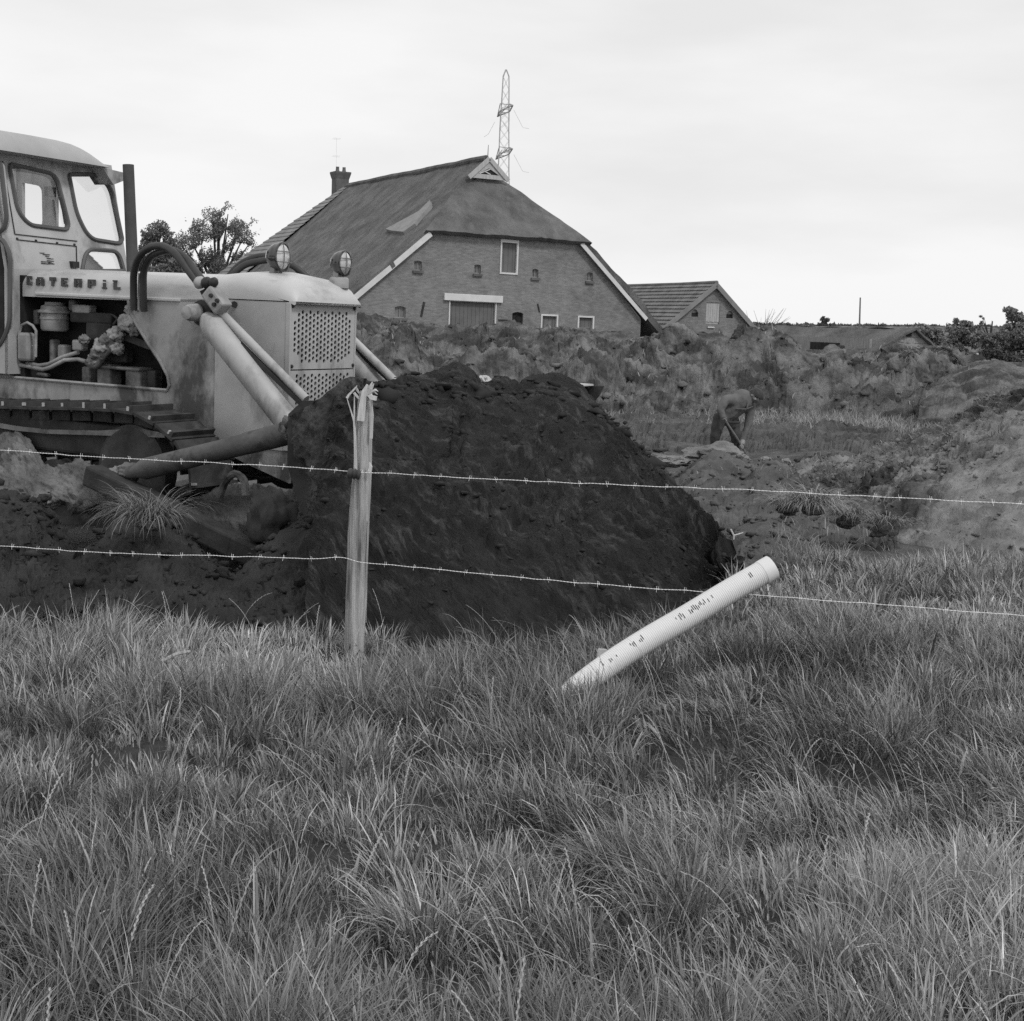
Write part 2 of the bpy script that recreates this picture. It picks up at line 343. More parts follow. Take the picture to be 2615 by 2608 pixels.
gnd = mesh_np('ground', np.stack([GX, GY, GZ], -1).reshape(-1, 3), F4, np.zeros((0, 3), int), M['turf'], True)
tag(gnd, 'uneven ground of the field and the dug over building site', kind='structure')
gnd.data.materials.append(M['trench']); gnd.data.materials.append(M['farsoil'])
mid = (GY[:-1, :-1]-edge(GX[:-1, :-1])).reshape(-1); gy = GY[:-1, :-1].reshape(-1)
gnd.data.polygons.foreach_set('material_index', np.where(mid < .05, 0, np.where(gy < 30, 1, 2)).astype(np.int32))

def resample(P, n):
    P = np.array(P, float); return spline(P, n)
def loft(name, rows, N, Mr, m, amp, freq, seed, octv=5, streak=0, rid=0, bulge=0, label=None, cat=None, kind=None, group=None, gain=.55, soft=None):
    if not kind: rows = [[np.array(p)+np.array([0, -.15, -.35]) for p in rows[0]]]+list(rows)
    R_ = np.stack([resample(r, N) for r in rows])                       # rows x N x 3
    k = len(rows); t = np.linspace(0, k-1, Mr); i0 = np.clip(np.floor(t).astype(int), 0, k-2); f = (t-i0)[:, None, None]
    T = np.gradient(R_, axis=0); P = (2*f**3-3*f**2+1)*R_[i0]+(f**3-2*f**2+f)*T[i0]+(-2*f**3+3*f**2)*R_[i0+1]+(f**3-f**2)*T[i0+1]
    su = np.r_[0, np.cumsum(np.linalg.norm(np.diff(P[Mr//2], axis=0), axis=1))]; tv = np.r_[0, np.cumsum(np.linalg.norm(np.diff(P[:, N//2], axis=0), axis=1))]
    U, V = np.meshgrid(su, tv)
    nrm = np.cross(np.gradient(P, axis=1), np.gradient(P, axis=0)); nrm /= np.linalg.norm(nrm, axis=2, keepdims=True)+1e-9
    if nrm[..., 2].mean() < 0: nrm = -nrm
    d = fbm(U*freq, V*freq, octv, seed, gain)
    d = d+.5*(1-2*np.abs(fbm(U*freq*1.7+9, V*freq*1.7, max(2, octv-1), seed+3, gain)))-.35
    if bulge: d = d+bulge*fbm(U*.85+3, V*.85+1, 2, seed+23)
    if rid: d = d+rid*(fbm((U+.8*V)*freq*.42+5, (V-.5*U)*freq*.42, 3, seed+11)+.6*(1-2*np.abs(fbm((U-.9*V)*freq*.5, (V+.3*U)*freq*.3+3, 2, seed+13)))-.25)
    if streak: d = d*.8+streak*fbm(U*freq*2.4+V*freq*1.45, V*freq*.40, 4, seed+7, .6)
    ci = k-3; d = d*(1-.72*np.exp(-((t-ci)/.45)**2))[:, None]+(.22*fbm(U*freq*3.1, V*freq*3.1, 4, seed+17, .65))*np.exp(-((t-ci)/.6)**2)[:, None]
    P = P+nrm*(amp*d)[..., None]
    idx = np.arange(N*Mr).reshape(Mr, N); F4 = np.stack([idx[:-1, :-1], idx[:-1, 1:], idx[1:, 1:], idx[1:, :-1]], -1).reshape(-1, 4)
    o = mesh_np(name, P.reshape(-1, 3), F4, np.zeros((0, 3), int), m, True)
    uv = o.data.uv_layers.new(name='UVMap'); li = np.zeros(len(o.data.loops), np.int32); o.data.loops.foreach_get('vertex_index', li)
    UU = U+.66*V; uv.data.foreach_set('uv', np.ascontiguousarray(np.stack([UU.reshape(-1)[li], V.reshape(-1)[li]], -1), np.float32).ravel())
    tag(o, label, cat, group, kind); return o, P
def pxd(l): return [at_y(x, y, d) for x, y, d in l]
def pxz(l): return [at_z(x, y, z) for x, y, z in l]
def back(rows, dy, dz, k=1): return [np.array(p)+np.array([0, dy, dz]) for p in rows]
def mid_row(a, b, n, f, bulge):
    A = resample(a, n); B = resample(b, n); return A*(1-f)+B*f+np.array([0, -bulge*.5, bulge])

# --- the dark wall of peat rolled up in front of the dozer blade
crest = pxd([(862, 1000, 9.25), (890, 980, 9.4), (930, 986, 9.7), (1000, 986, 9.95), (1080, 984, 10.3), (1130, 985, 10.5), (1165, 964, 10.65), (1200, 968, 10.75), (1225, 995, 10.9), (1290, 1005, 11.2), (1330, 1014, 11.4), (1370, 998, 11.6), (1420, 998, 11.8), (1470, 1012, 11.9), (1500, 1035, 11.9), (1560, 1085, 11.6), (1600, 1110, 11.3), (1650, 1165, 10.9), (1700, 1225, 10.5), (1760, 1300, 10.0), (1830, 1400, 9.3), (1880, 1470, 8.8)])
foot = pxz([(745, 1690, -.25), (840, 1710, -.25), (950, 1730, -.25), (1130, 1750, -.25), (1300, 1760, -.25), (1440, 1745, -.25), (1560, 1690, -.22), (1680, 1620, -.2), (1790, 1560, -.2), (1900, 1500, -.15)])
m1 = mid_row(foot, crest, 40, .36, .10); m2 = mid_row(foot, crest, 40, .72, .10)
bk = back(crest, .55, -.05); bk2 = back(crest, 1.5, -1.0)
peat, PP = loft('earth_mound', [foot, m1, m2, crest, bk, bk2], 330, 230, M['peat'], .125, 1.7, 40, 7, gain=.66, streak=.38, rid=.25, bulge=1.7, label='tall dark mound of fresh peat being pushed in front of the bulldozer blade', cat='earth mound')

# --- the strip of black soil left of the post, in front of the tracks
crest = pxd([(-260, 1240, 9.8), (-60, 1268, 9.7), (25, 1272, 9.6), (60, 1300, 9.5), (92, 1278, 9.4), (104, 1330, 9.2), (150, 1400, 9.0), (230, 1405, 8.9), (285, 1345, 8.9), (380, 1318, 8.8), (450, 1370, 8.8), (520, 1440, 8.7), (590, 1480, 8.65), (650, 1430, 8.8), (720, 1370, 8.95), (800, 1335, 9.0), (870, 1345, 8.95), (920, 1420, 8.8), (980, 1530, 8.5)])
foot = pxz([(-300, 1640, -.2), (0, 1650, -.2), (300, 1650, -.22), (600, 1670, -.24), (1000, 1710, -.24)])
m1 = mid_row(foot, crest, 40, .5, .03)
loft('earth_bank', [foot, m1, crest, back(crest, .35, -.10), back(crest, 1.0, -.75)], 330, 150, M['darksoil'], .105, 3.2, 61, 8, gain=.70, label='low bank of black clods between the grass and the bulldozer tracks', cat='earth bank')

# --- the long weathered spoil ridge in front of the farm
crest = pxd([(420, 850, 47), (700, 838, 47), (880, 826, 47), (905, 829, 47), (960, 836, 47), (1010, 850, 46), (1060, 838, 47), (1110, 840, 47), (1180, 852, 47), (1240, 860, 46), (1290, 856, 46), (1330, 872, 46), (1390, 882, 46), (1440, 876, 46), (1478, 866, 46), (1530, 876, 46), (1580, 870, 46), (1640, 878, 45), (1690, 852, 45), (1730, 842, 45), (1790, 843, 45), (1850, 848, 45), (1880, 866, 45), (1930, 850, 45), (2010, 872, 44), (2060, 902, 44), (2100, 910, 44), (2140, 898, 44), (2200, 906, 44), (2250, 948, 43), (2290, 950, 43), (2320, 940, 43), (2350, 918, 43), (2400, 912, 43), (2430, 915, 42), (2490, 930, 42), (2560, 945, 42), (2700, 960, 42), (3000, 960, 42)])
foot = pxz([(400, 1075, -.75), (800, 1075, -.75), (1200, 1080, -.75), (1600, 1075, -.75), (1900, 1074, -.75), (2150, 1083, -.75), (2400, 1092, -.75), (2700, 1102, -.75), (3000, 1112, -.75)])
m1 = mid_row(foot, crest, 60, .33, .35); m2 = mid_row(foot, crest, 60, .7, .35)
loft('earth_ridge', [foot, m1, m2, crest, back(crest, 2.5, -.35), back(crest, 6, -2.2)], 620, 130, M['farsoil'], .62, .75, 77, 8, gain=.66, rid=1.5, label='long grey ridge of weathered spoil in front of the farmhouse', cat='earth ridge')
# --- pale round heap far right
crest = pxd([(2380, 990, 38), (2440, 955, 38), (2490, 934, 38), (2545, 921, 38), (2600, 936, 38), (2680, 950, 38), (2800, 1000, 38)]); foot = pxz([(2330, 1110, -.7), (2450, 1118, -.7), (2600, 1124, -.7), (2850, 1130, -.7)])
loft('earth_heap', [foot, mid_row(foot, crest, 20, .5, .3), crest, back(crest, 2, -.5), back(crest, 4, -2.6)], 160, 80, M['farsoil'], .24, 1.3, 91, 7, gain=.66, label='pale rounded heap of loose earth at the right edge below the trees', cat='earth heap')
# --- the big loose slope coming in from the right
crest = pxd([(2020, 1250, 19.5), (2100, 1203, 19.5), (2180, 1190, 19), (2260, 1172, 19), (2340, 1142, 18.5), (2420, 1112, 18), (2500, 1078, 17.5), (2560, 1050, 17), (2640, 1015, 16.5), (2800, 960, 16), (3100, 930, 15)])
foot = pxz([(2060, 1262, -.62), (2130, 1300, -.5), (2200, 1345, -.35), (2270, 1385, -.28), (2360, 1402, -.26), (2480, 1405, -.22), (2620, 1400, -.2), (2900, 1400, -.2), (3200, 1400, -.2)])
m1 = mid_row(foot, crest, 50, .35, .07); m2 = mid_row(foot, crest, 50, .7, .10)
loft('earth_slope', [foot, m1, m2, crest, back(crest, 1.5, -.1), back(crest, 5, -1.8)], 330, 170, M['palesoil'], .20, 1.5, 113, 8, gain=.68, rid=.5, label='broad slope of tumbled grey earth rising to the right edge', cat='earth slope')
# --- the crumbling hump the digger works on
crest = pxd([(1560, 1300, 18.5), (1660, 1262, 18.5), (1730, 1215, 18.5), (1772, 1178, 18.5), (1800, 1162, 18.5), (1850, 1158, 18.5), (1893, 1172, 18.3), (1915, 1182, 18.2), (1945, 1176, 18), (1990, 1174, 18), (2012, 1192, 17.8), (2060, 1232, 17.4), (2120, 1275, 16.8), (2170, 1320, 16), (2230, 1370, 15)])
foot = pxz([(1600, 1440, -.35), (1750, 1440, -.3), (1900, 1430, -.3), (2050, 1420, -.28), (2200, 1405, -.25), (2300, 1400, -.2)])
loft('earth_hump', [foot, mid_row(foot, crest, 30, .4, .08), mid_row(foot, crest, 30, .75, .12), crest, back(crest, .8, -.25), back(crest, 2, -1.3)], 300, 150, M['soil'], .14, 1.7, 131, 7, gain=.6, label='crumbling hump of brown soil at the feet of the digging man', cat='earth hump')
# --- the nearer hump behind the end of the pipe
crest = pxd([(1740, 1480, 10.8), (1800, 1430, 11), (1850, 1385, 11.2), (1905, 1338, 11.4), (1960, 1326, 11.4), (2010, 1345, 11.3), (2060, 1385, 11.1), (2120, 1420, 10.9), (2180, 1440, 10.7)])
foot = pxz([(1780, 1560, -.12), (1880, 1520, -.1), (1980, 1490, -.06), (2080, 1465, -.05), (2200, 1450, -.05)])
loft('earth_hump', [foot, mid_row(foot, crest, 20, .5, .05), crest, back(crest, .4, -.12), back(crest, 1.2, -.7)], 200, 90, M['soil'], .075, 2.6, 151, 6, label='small soil hump with sparse grass just behind the raised pipe end', cat='earth hump')
# --- low torn bank across the middle distance behind the digger
crest = pxd([(1480, 1085, 31), (1560, 1082, 31), (1650, 1084, 31), (1740, 1080, 31), (1830, 1088, 31), (1960, 1104, 30), (2060, 1102, 30), (2160, 1108, 30), (2260, 1112, 29), (2330, 1130, 28)])
foot = pxz([(1440, 1150, -.72), (1650, 1155, -.72), (1850, 1160, -.72), (2100, 1165, -.72), (2330, 1175, -.72)])
loft('earth_bank', [foot, mid_row(foot, crest, 20, .6, .05), crest, back(crest, 3, -.05), back(crest, 6, -.6)], 300, 50, M['trench'], .34, 1.5, 171, 7, gain=.68, label='low dark cut bank across the site behind the digging man', cat='earth bank')

# --- loose clods lying on the fresh soil (far too many to count)
def clods(name, pts, sizes, m, label, seed):
    r = np.random.default_rng(seed); bmx = bmesh.new(); bmesh.ops.create_icosphere(bmx, subdivisions=1, radius=1)
    bv = np.array([v.co for v in bmx.verts]); bf = np.array([[v.index for v in f.verts] for f in bmx.faces]); bmx.free(); n = len(pts)
    k = len(bv); V = bv[None]*(1+.34*r.standard_normal((n, k, 1)).clip(-1.5, 1.9))*r.uniform(.6, 1.35, (n, 1, 3))
    ang = r.uniform(0, 6.28, n); c, s = np.cos(ang), np.sin(ang); X = V[..., 0]*c[:, None]-V[..., 1]*s[:, None]; Y = V[..., 0]*s[:, None]+V[..., 1]*c[:, None]
    V = np.stack([X*1.15, Y, V[..., 2]*.72], -1)*np.asarray(sizes)[:, None, None]+np.asarray(pts)[:, None]
    F = (bf[None]+(np.arange(n)*k)[:, None, None]).reshape(-1, 3)
    o = mesh_np(name, V.reshape(-1, 3), np.zeros((0, 4), int), F, m); tag(o, label, kind='stuff'); return o
def on_loft(o, n, seed, lo, hi):
    me = o.data; co = np.zeros(len(me.vertices)*3, np.float32); me.vertices.foreach_get('co', co); co = co.reshape(-1, 3)
    r = np.random.default_rng(seed); k = r.integers(0, len(co), n); return co[k]+r.normal(0, .02, (n, 3)), lo*(hi/lo)**(r.random(n)**2.6)
for o, nn, lo, hi, m, lb in [(peat, 1600, .006, .028, 'peat', 'dark peat crumbs tumbling down the mound'), (bpy.data.objects['earth_bank'], 2000, .008, .05, 'darksoil', 'black clods lying on the bank by the tracks'),
        (bpy.data.objects['earth_slope'], 4200, .008, .034, 'palesoil', 'grey clods lying on the tumbled slope'), (bpy.data.objects['earth_hump'], 1800, .012, .055, 'soil', 'clods on the hump by the digging man'),
        (bpy.data.objects['earth_hump.001'], 700, .010, .04, 'soil', 'small clods behind the pipe end'), (bpy.data.objects['earth_ridge'], 1700, .03, .20, 'farsoil', 'lumps of turf and earth on the long spoil ridge')]:
    p, s = on_loft(o, nn, nn, lo, hi); clods('soil_clods', p, s, M[m], lb, nn)

q_ = np.random.default_rng(91); ri = int(4/6*(PP.shape[0]-1)); cr_ = PP[ri-14:ri+6].reshape(-1, 3); kk_ = q_.integers(0, len(cr_), 260); clods('soil_clods', cr_[kk_]+q_.normal(0, .015, (260, 3)), .016*(4.6)**(q_.random(260)**1.8), M['peat'], 'bigger dark lumps along the crest of the fresh mound', 92)
r_ = np.random.default_rng(77); tx = r_.uniform(1.0, 10, 1600); ty = 13+16*r_.random(1600); kp = fbm(tx*.5, ty*.5, 3, 3) > -.05; tx, ty = tx[kp], ty[kp]
clods('soil_clods', np.c_[tx, ty, ground(tx, ty)], .02*(6.0)**(r_.random(len(tx))**2), M['trench'], 'clods strewn over the dug ground behind the humps', 78)

# ================================================================ BUILDINGS, TREES AND FAR THINGS
bo = at_y(1240, 900, 81); bo[2] = 0
B = Frame(bo, rad(28), rad(.4))
barn = empty('barn', B.matrix(), 'long brick farm barn with a half hipped thatched roof and white bargeboards', 'barn')
def brect(fr, x0, y0, x1, y1, v=0):
    ym, xm = (y0+y1)/2, (x0+x1)/2; return fr.on_v(x0, ym, v)[0], fr.on_v(x1, ym, v)[0], fr.on_v(xm, y1, v)[1], fr.on_v(xm, y0, v)[1]
def rp(r): u0, u1, w0, w1 = r; return [(u0, w0), (u1, w0), (u1, w1), (u0, w1)]
UC, WR, SLP = 1.2, 11.4, .87
def arch(r, k=.12):
    u0, u1, w0, w1 = r; h = (u1-u0)*k; return [(u0, w0), (u1, w0), (u1, w1-h)]+[(u1+(u0-u1)*t, w1-h+h*4*t*(1-t)) for t in (.25, .5, .75)]+[(u0, w1-h)]
big = brect(B, 1145, 771, 1266, 868); big = (big[0], big[1], .02, big[3])
loftd = brect(B, 1277, 612, 1323, 701)
d1 = brect(B, 1380, 803, 1424, 864); d1 = (d1[0], d1[1], .02, d1[3]); d2 = brect(B, 1474, 807, 1516, 864); d2 = (d2[0], d2[1], .02, d2[3])
small = [brect(B, *q) for q in ((1057, 666, 1077, 691), (1211, 676, 1228, 699), (1359, 687, 1375, 709), (1498, 696, 1514, 718))]
wl = brect(B, 1008, 782, 1036, 812); wd = brect(B, 1308, 797, 1336, 828)
wallp = [(-8.6, -.6), (10.75, -.6), (10.75, 2.2), (6.3, 6.62), (-3.9, 6.62), (-8.6, 2.6)]
b = MB(); b.plate(wallp, [rp(big), rp(loftd), rp(d1), rp(d2)]+[arch(s) for s in small]+[arch(wl), arch(wd)], lambda a, c, d: (a, d, c), .3)
b.build('wall', M['brick'], barn)
MB().box((-8.45, 17, 1.0), (.3, 33.2, 3.2)).build('wall', M['brick'], barn); MB().box((10.6, 17, .8), (.3, 33.2, 2.8)).build('wall', M['brick'], barn)
MB().box((1.07, 33.6, 1.0), (19.3, .3, 3.2)).build('wall', M['brick'], barn)
def door(nm, r, fw, top, m='doorpaint', lab=None, boards=4):
    u0, u1, w0, w1 = r; p = MB(); dp = (u1-u0)/boards
    D = MB().box(((u0+u1)/2, .17, (w0+w1)/2), (u1-u0-.01, .05, w1-w0-.01)).build(nm, M[m], barn)
    if lab: D['label'] = lab
    f = MB(); f.box((u0+fw/2, .03, (w0+w1)/2), (fw, .16, w1-w0)).box((u1-fw/2, .03, (w0+w1)/2), (fw, .16, w1-w0)).box(((u0+u1)/2, .028, w1-top/2), (u1-u0-2*fw-.004, .156, top))
    if nm == 'loft_door': f.box(((u0+u1)/2, .028, w0+fw/2), (u1-u0-2*fw-.004, .156, fw))
    f.build('frame', M['white'], D)
    for k in range(boards): MB().box((u0+dp*(k+.5), .135, (w0+w1)/2-.03), (dp-.015, .02, w1-w0-.1)).build('board', M[m], D)
    return D
B1 = door('barn_door', big, .07, .02, boards=12); door('loft_door', loftd, .10, .19); D1 = door('door', d1, .10, .10); door('door', d2, .10, .10)
q = brect(B, 1391, 820, 1408, 848); MB().box(((q[0]+q[1])/2, .115, (q[2]+q[3])/2), (q[1]-q[0], .04, q[3]-q[2])).build('pane', M['pane'], D1)
lt = brect(B, 1132.5, 753, 1281.5, 771); MB().box(((lt[0]+lt[1])/2, -.06, (lt[2]+lt[3])/2+.01), (lt[1]-lt[0], .22, .40)).build('lintel', M['white'], barn, bevel=.02)
def window(r, dark=False):
    u0, u1, w0, w1 = r; uc = (u0+u1)/2; f = MB(); t = .05; h = (u1-u0)*.06
    f.box((u0+t/2, .16, (w0+w1)/2), (t, .06, w1-w0)).box((u1-t/2, .16, (w0+w1)/2), (t, .06, w1-w0)).box((uc, .16, w1-t/2-h), (u1-u0-2*t, .06, t)).box((uc, .16, w0+t/2), (u1-u0-2*t, .06, t)).box((uc, .155, (w0+w1)/2), (.03, .05, w1-w0-2*t))
    W_ = f.build('window', M['blackmetal'] if dark else M['lime'], barn)
    MB().box((uc, .2, (w0+w1)/2), (u1-u0-.02, .03, w1-w0-.02)).build('pane', M['dark'] if dark else M['pane'], W_)
    MB().box((uc, -.03, w0-.09), (u1-u0+.16, .16, .14)).build('sill', M['chimneybrick'], W_)
for s in small: window(s)
window(wl); window(wd, True)
for x, y, l, rz_ in ((1258+12, 818, .45, 0),):
    u, w = B.on_v(1285, 818, 0); MB().box((u, -.02, w), (.65, .05, .09)).build('iron_strap', M['blackmetal'], barn)
u, w = B.on_v(1079, 790, 0); MB().bar((u-.08, -.02, w-.42), (u+.08, -.02, w+.42), .05, .13).build('iron_strap', M['blackmetal'], barn)
u, w = B.on_v(1376, 787, 0); MB().bar((u-.1, -.02, w+.25), (u+.05, -.02, w-.25), .05, .07).build('iron_strap', M['blackmetal'], barn)
# bargeboards in front of the verge
V0 = -.34
for p, q, h in (((1101, 597), (880, 783), .30), ((1486, 622), (1652, 816), .24)):
    a = B.on_v(*p, V0); c = B.on_v(*q, V0)
    d = Vector((c[0]-a[0], 0, c[1]-a[1])); nrm = Vector((d.z, 0, -d.x)).normalized()*h/2; mb = MB()
    pts = [Vector((a[0], V0, a[1]))+nrm, Vector((a[0], V0, a[1]))-nrm, Vector((c[0], V0, c[1]))-nrm, Vector((c[0], V0, c[1]))+nrm]
    mb.add(pts+[k+Vector((0, .06, 0)) for k in pts], [(0, 1, 2, 3), (7, 6, 5, 4), (0, 4, 5, 1), (1, 5, 6, 2), (2, 6, 7, 3), (3, 7, 4, 0)]).build('bargeboard', M['white'], barn)
# thatch: two long slopes and the half hip, each with thickness, sag and a ragged surface
VA = 3.35; WT = 10.2; TH = .34
def uL(w): return UC-(WR-w)/SLP
def uR(w): return UC+(WR-w)/SLP
def vnear(w): return VA-.15 if w > WT else (-.30+(VA+.15)*(w-6.72)/(WT-6.72) if w > 6.72 else -.30)
def slope(name, side, m, va, vb, nw, nv, w0, amp, seed):
    P = []
    for i in range(nw+1):
        w = WR-(WR-w0)*i/nw; a = va(w); c = vb(w); row = []
        for j in range(nv+1):
            v = a+(c-a)*j/nv; u = UC+side*(WR-w)/SLP; k = float(fbm(np.array([v*.5]), np.array([w*.5+side]), 5, seed, .6)[0])*amp; sag = -.12*math.sin(math.pi*min(1, max(0, (WR-w)/9)))
            edge_ = .10*float(fbm(np.array([w*1.2]), np.array([0.]), 3, seed+1)[0]) if j == 0 and w < WT else 0
            row.append((u+side*(k+sag)*.7, v+edge_, w+(k+sag)*.7))
        P.append(row)
    Q = [[(p[0]-side*.2, p[1], p[2]-TH) for p in r] for r in P]
    mb = MB(); mb.grid(P); mb.grid(Q); bo_ = lambda R1, R2: mb.grid([R1, R2]); bo_(P[0], Q[0]); bo_(P[-1], Q[-1]); bo_([r[0] for r in P], [r[0] for r in Q]); bo_([r[-1] for r in P], [r[-1] for r in Q])
    return mb.build(name, m, barn, True)
slope('thatched_roof', -1, M['thatch'], vnear, lambda w: 26.2, 70, 150, 1.5, .13, 5); slope('thatched_roof', 1, M['thatch'], vnear, lambda w: 26.2, 40, 70, 1.5, .22, 8)
P = []
for i in range(17):
    t = i/16; w = WT+(6.62-WT)*t; v = VA+(-.48-VA)*t; ua, ub = uL(w)+.0, uR(w)-.0; row = []
    for j in range(41):
        s_ = j/40; k = .12*float(fbm(np.array([s_*9]), np.array([t*5.]), 4, 15)[0])+(.28*math.sin(math.pi*s_)**.4)*math.sin(math.pi*(.12+.88*(1-t)))*.55
        if i == 16: k += .07*float(fbm(np.array([s_*22]), np.array([1.]), 3, 16)[0])
        row.append((ua+(ub-ua)*s_, v-k*.75, w+k*.6))
    P.append(row)
Q = [[(p[0], p[1]+.25, p[2]-.16) for p in r] for r in P]; mb = MB(); mb.grid(P); mb.grid(Q); mb.grid([P[-1], Q[-1]]); mb.grid([P[0], Q[0]]); mb.build('thatched_hip', M['thatch'], barn, True)
# repaired pale strip and thatch ridge
c1 = [(1070, 540), (1098, 512), (1100, 522), (1060, 572), (1030, 593), (1000, 590), (985, 586)]
def onslope(x, y, off=0):
    d = ray(x, y); n_ = B.w-SLP*B.u; t = ((WR-SLP*UC+off)-n_@(EYE-B.o))/(n_@d); return B.loc(EYE+d*t)
pp = [onslope(x, y, .06) for x, y in c1]; mb = MB(); n_ = np.array([-SLP, 0, 1])*.12; mb.add([tuple(p+n_*.2) for p in pp]+[tuple(p-n_*1.6) for p in pp], [tuple(range(7))]+[(i, (i+1) % 7, (i+1) % 7+7, i+7) for i in range(7)]); mb.build('thatch_patch', M['newthatch'], barn)
rg = [(UC+.03*math.sin(v*.9), v, WR+.02+.05*float(fbm(np.array([v*.5]), np.array([2.]), 3, 4)[0])) for v in np.linspace(VA-.1, 26.6, 60)]; MB().tube(rg, .2, 8).build('roof_ridge', M['thatch'], barn, True)
# owl board gable: white triangle with a four-light window
q1 = (uL(WT)+.05, WT-.05); q2 = (uR(WT)-.05, WT-.05); ap = (UC, WR-.05); T = MB(); v = VA-.55
def tri(a, k): c = Vector(((q1[0]+q2[0]+ap[0])/3, (q1[1]+q2[1]+ap[1])/3)); return [tuple(c+(Vector(p)-c)*k) for p in a]
hole = [(q1[0]+.62, q1[1]+.26), (q2[0]-.62, q2[1]+.26), (UC, WR-.62)]
T.plate([q1, q2, ap], [hole], lambda a, c, d: (a, v+d, c), .10); gb = T.build('gable_board', M['paleboard'], barn)
MB().plate(hole, [], lambda a, c, d: (a, v+.06+d, c), .03).build('pane', M['dark'], gb)
w_ = MB(); hc = (hole[0][1]+hole[2][1])/2-.12
for a, c in (((UC-.62, hole[0][1]+.02), (UC+.22, hc+.32)), ((UC+.62-.5, hole[0][1]+.02), (UC-.30, hc+.12))): w_.bar((a[0], v+.03, a[1]), (c[0], v+.03, c[1]), .05)
w_.build('glazing_bar', M['white'], gb)
for a, c in ((q1, ap), (q2, ap)): MB().bar((a[0], v-.04, a[1]), (c[0], v-.04, c[1]), .08, .26).build('bargeboard', M['paleboard'], gb)
MB().tube([(UC, VA-.3, WR-.2), (UC+.02, VA-.3, WR+.78)], [.035, .015], 6).build('finial', M['wood'], barn)
# tiled part at the far end: overlapping rows of tiles
def tilerows(name, par, m, rows, fn, amp, pitch, seed, step=.045):
    mb = MB(); r = random.Random(seed)
    for i in range(rows):
        a0, a1 = fn(i/rows), fn((i+1.12)/rows); L = (Vector(a0[1])-Vector(a0[0])).length; nn = max(4, int(L/pitch*4)); R1 = []; R2 = []; R3 = []
        up = Vector(a0[2])
        for j in range(nn+1):
            t = j/nn; wv = amp*math.sin(2*math.pi*t*L/pitch)+r.uniform(-.006, .006); p = Vector(a0[0]).lerp(Vector(a0[1]), t); q = Vector(a1[0]).lerp(Vector(a1[1]), t)
            R1.append(p+up*wv); R2.append(q+up*(wv+step)); R3.append(q+up*(wv-.05))
        mb.grid([R1, R2, R3])
    o = mb.build(name, m, par); o['kind'] = 'stuff'; return o
def farv(w): return 27.0+(WR-w)*.93
nl = (-.656, 0, .755)
tilerows('roof_tiles', barn, M['oldtile'], 30, lambda f: ((UC-(f*10)/SLP, 26.0, WR-f*10+.02), (UC-(f*10)/SLP, farv(WR-f*10), WR-f*10+.02), nl), .03, .24, 3, .07)
tilerows('roof_tiles', barn, M['oldtile'], 12, lambda f: ((UC+(f*10)/SLP, 26.0, WR-f*10+.02), (UC+(f*10)/SLP, farv(WR-f*10), WR-f*10+.02), (.656, 0, .755)), .03, .24, 4, .07)
tilerows('roof_tiles', barn, M['oldtile'], 14, lambda f: ((uL(WR-f*10), farv(WR-f*10), WR-f*10+.02), (uR(WR-f*10), farv(WR-f*10), WR-f*10+.02), (0, .7, .7)), .03, .24, 5, .07)
vc = 28.3; c0 = B.on_v(849, 470, vc); c1_ = B.on_v(889, 470, vc); ct = B.on_v(869, 440, vc)[1]; uc_ = (c0[0]+c1_[0])/2; hwc = (c1_[0]-c0[0])/2
ch = MB(); s4 = lambda h: [(-h, -h), (h, -h), (h, h), (-h, h)]
R_ = [[(uc_+x, vc+y, w) for x, y in s4(h)] for h, w in ((hwc*.8, ct-3.6), (hwc*.8, ct-.55), (hwc*.87, ct-.42), (hwc*1.0, ct-.1), (hwc*1.0, ct))]
ch.grid(R_, True); ch.add(R_[-1], [(0, 1, 2, 3)]); CH = ch.build('chimney', M['chimneybrick'], barn)
for dx in (-.25, .28): MB().lathe([(.16, 0), (.13, .2), (.12, .36), (.14, .38)], (uc_+dx, vc, ct), (0, 0, 1), 10).build('chimney_pot', M['chimneybrick'], CH)
an = MB(); an.tube([(uc_-.35, vc, ct), (uc_-.38, vc, ct+2.5)], .006, 5)
for h, l in ((1.15, .6), (2.45, .6)):
    for k in (-.12, 0, .12): an.bar((uc_-.38-l/2, vc+k, ct+h-k*.3), (uc_-.38+l/2, vc+k, ct+h-k*.3), .007)
an.build('aerial', M['pylon'], CH)

# --- small brick shed right of the barn
so_ = at_y(1830, 895, 92); so_[2] = 0; S2 = Frame(so_, rad(20)); shed = empty('shed', S2.matrix(), 'small brick shed with a ribbed tile roof and pale gable hatch beside the barn', 'shed')
au, aw = S2.on_v(1826, 725, 0); eL = S2.on_v(1660, 864, 0); eR = S2.on_v(1937, 852, 0); hat = brect(S2, 1803, 773, 1838, 827)
wL = brect(S2, 1766, 790, 1783, 809); wR = brect(S2, 1855, 794, 1872, 813); kL = (aw-eL[1])/(au-eL[0]); kR = (aw-eR[1])/(eR[0]-au)
lu, ru = au-(aw-.5)/kL, au+(aw-.9)/kR
ht = rp((hat[0], hat[1], hat[2], hat[3])); MB().plate([(lu+.2, -.4), (ru-.2, -.4), (ru-.2, .8), (au, aw-.12), (lu+.2, .5)], [ht, arch(wL, .45), arch(wR, .45)], lambda a, c, d: (a, d, c), .25).build('wall', M['shedbrick'], shed)
MB().box((lu+.3, 6, .1), (.25, 12, 1.1)).build('wall', M['shedbrick'], shed); MB().box((ru-.3, 6, .2), (.25, 12, 1.3)).build('wall', M['shedbrick'], shed)
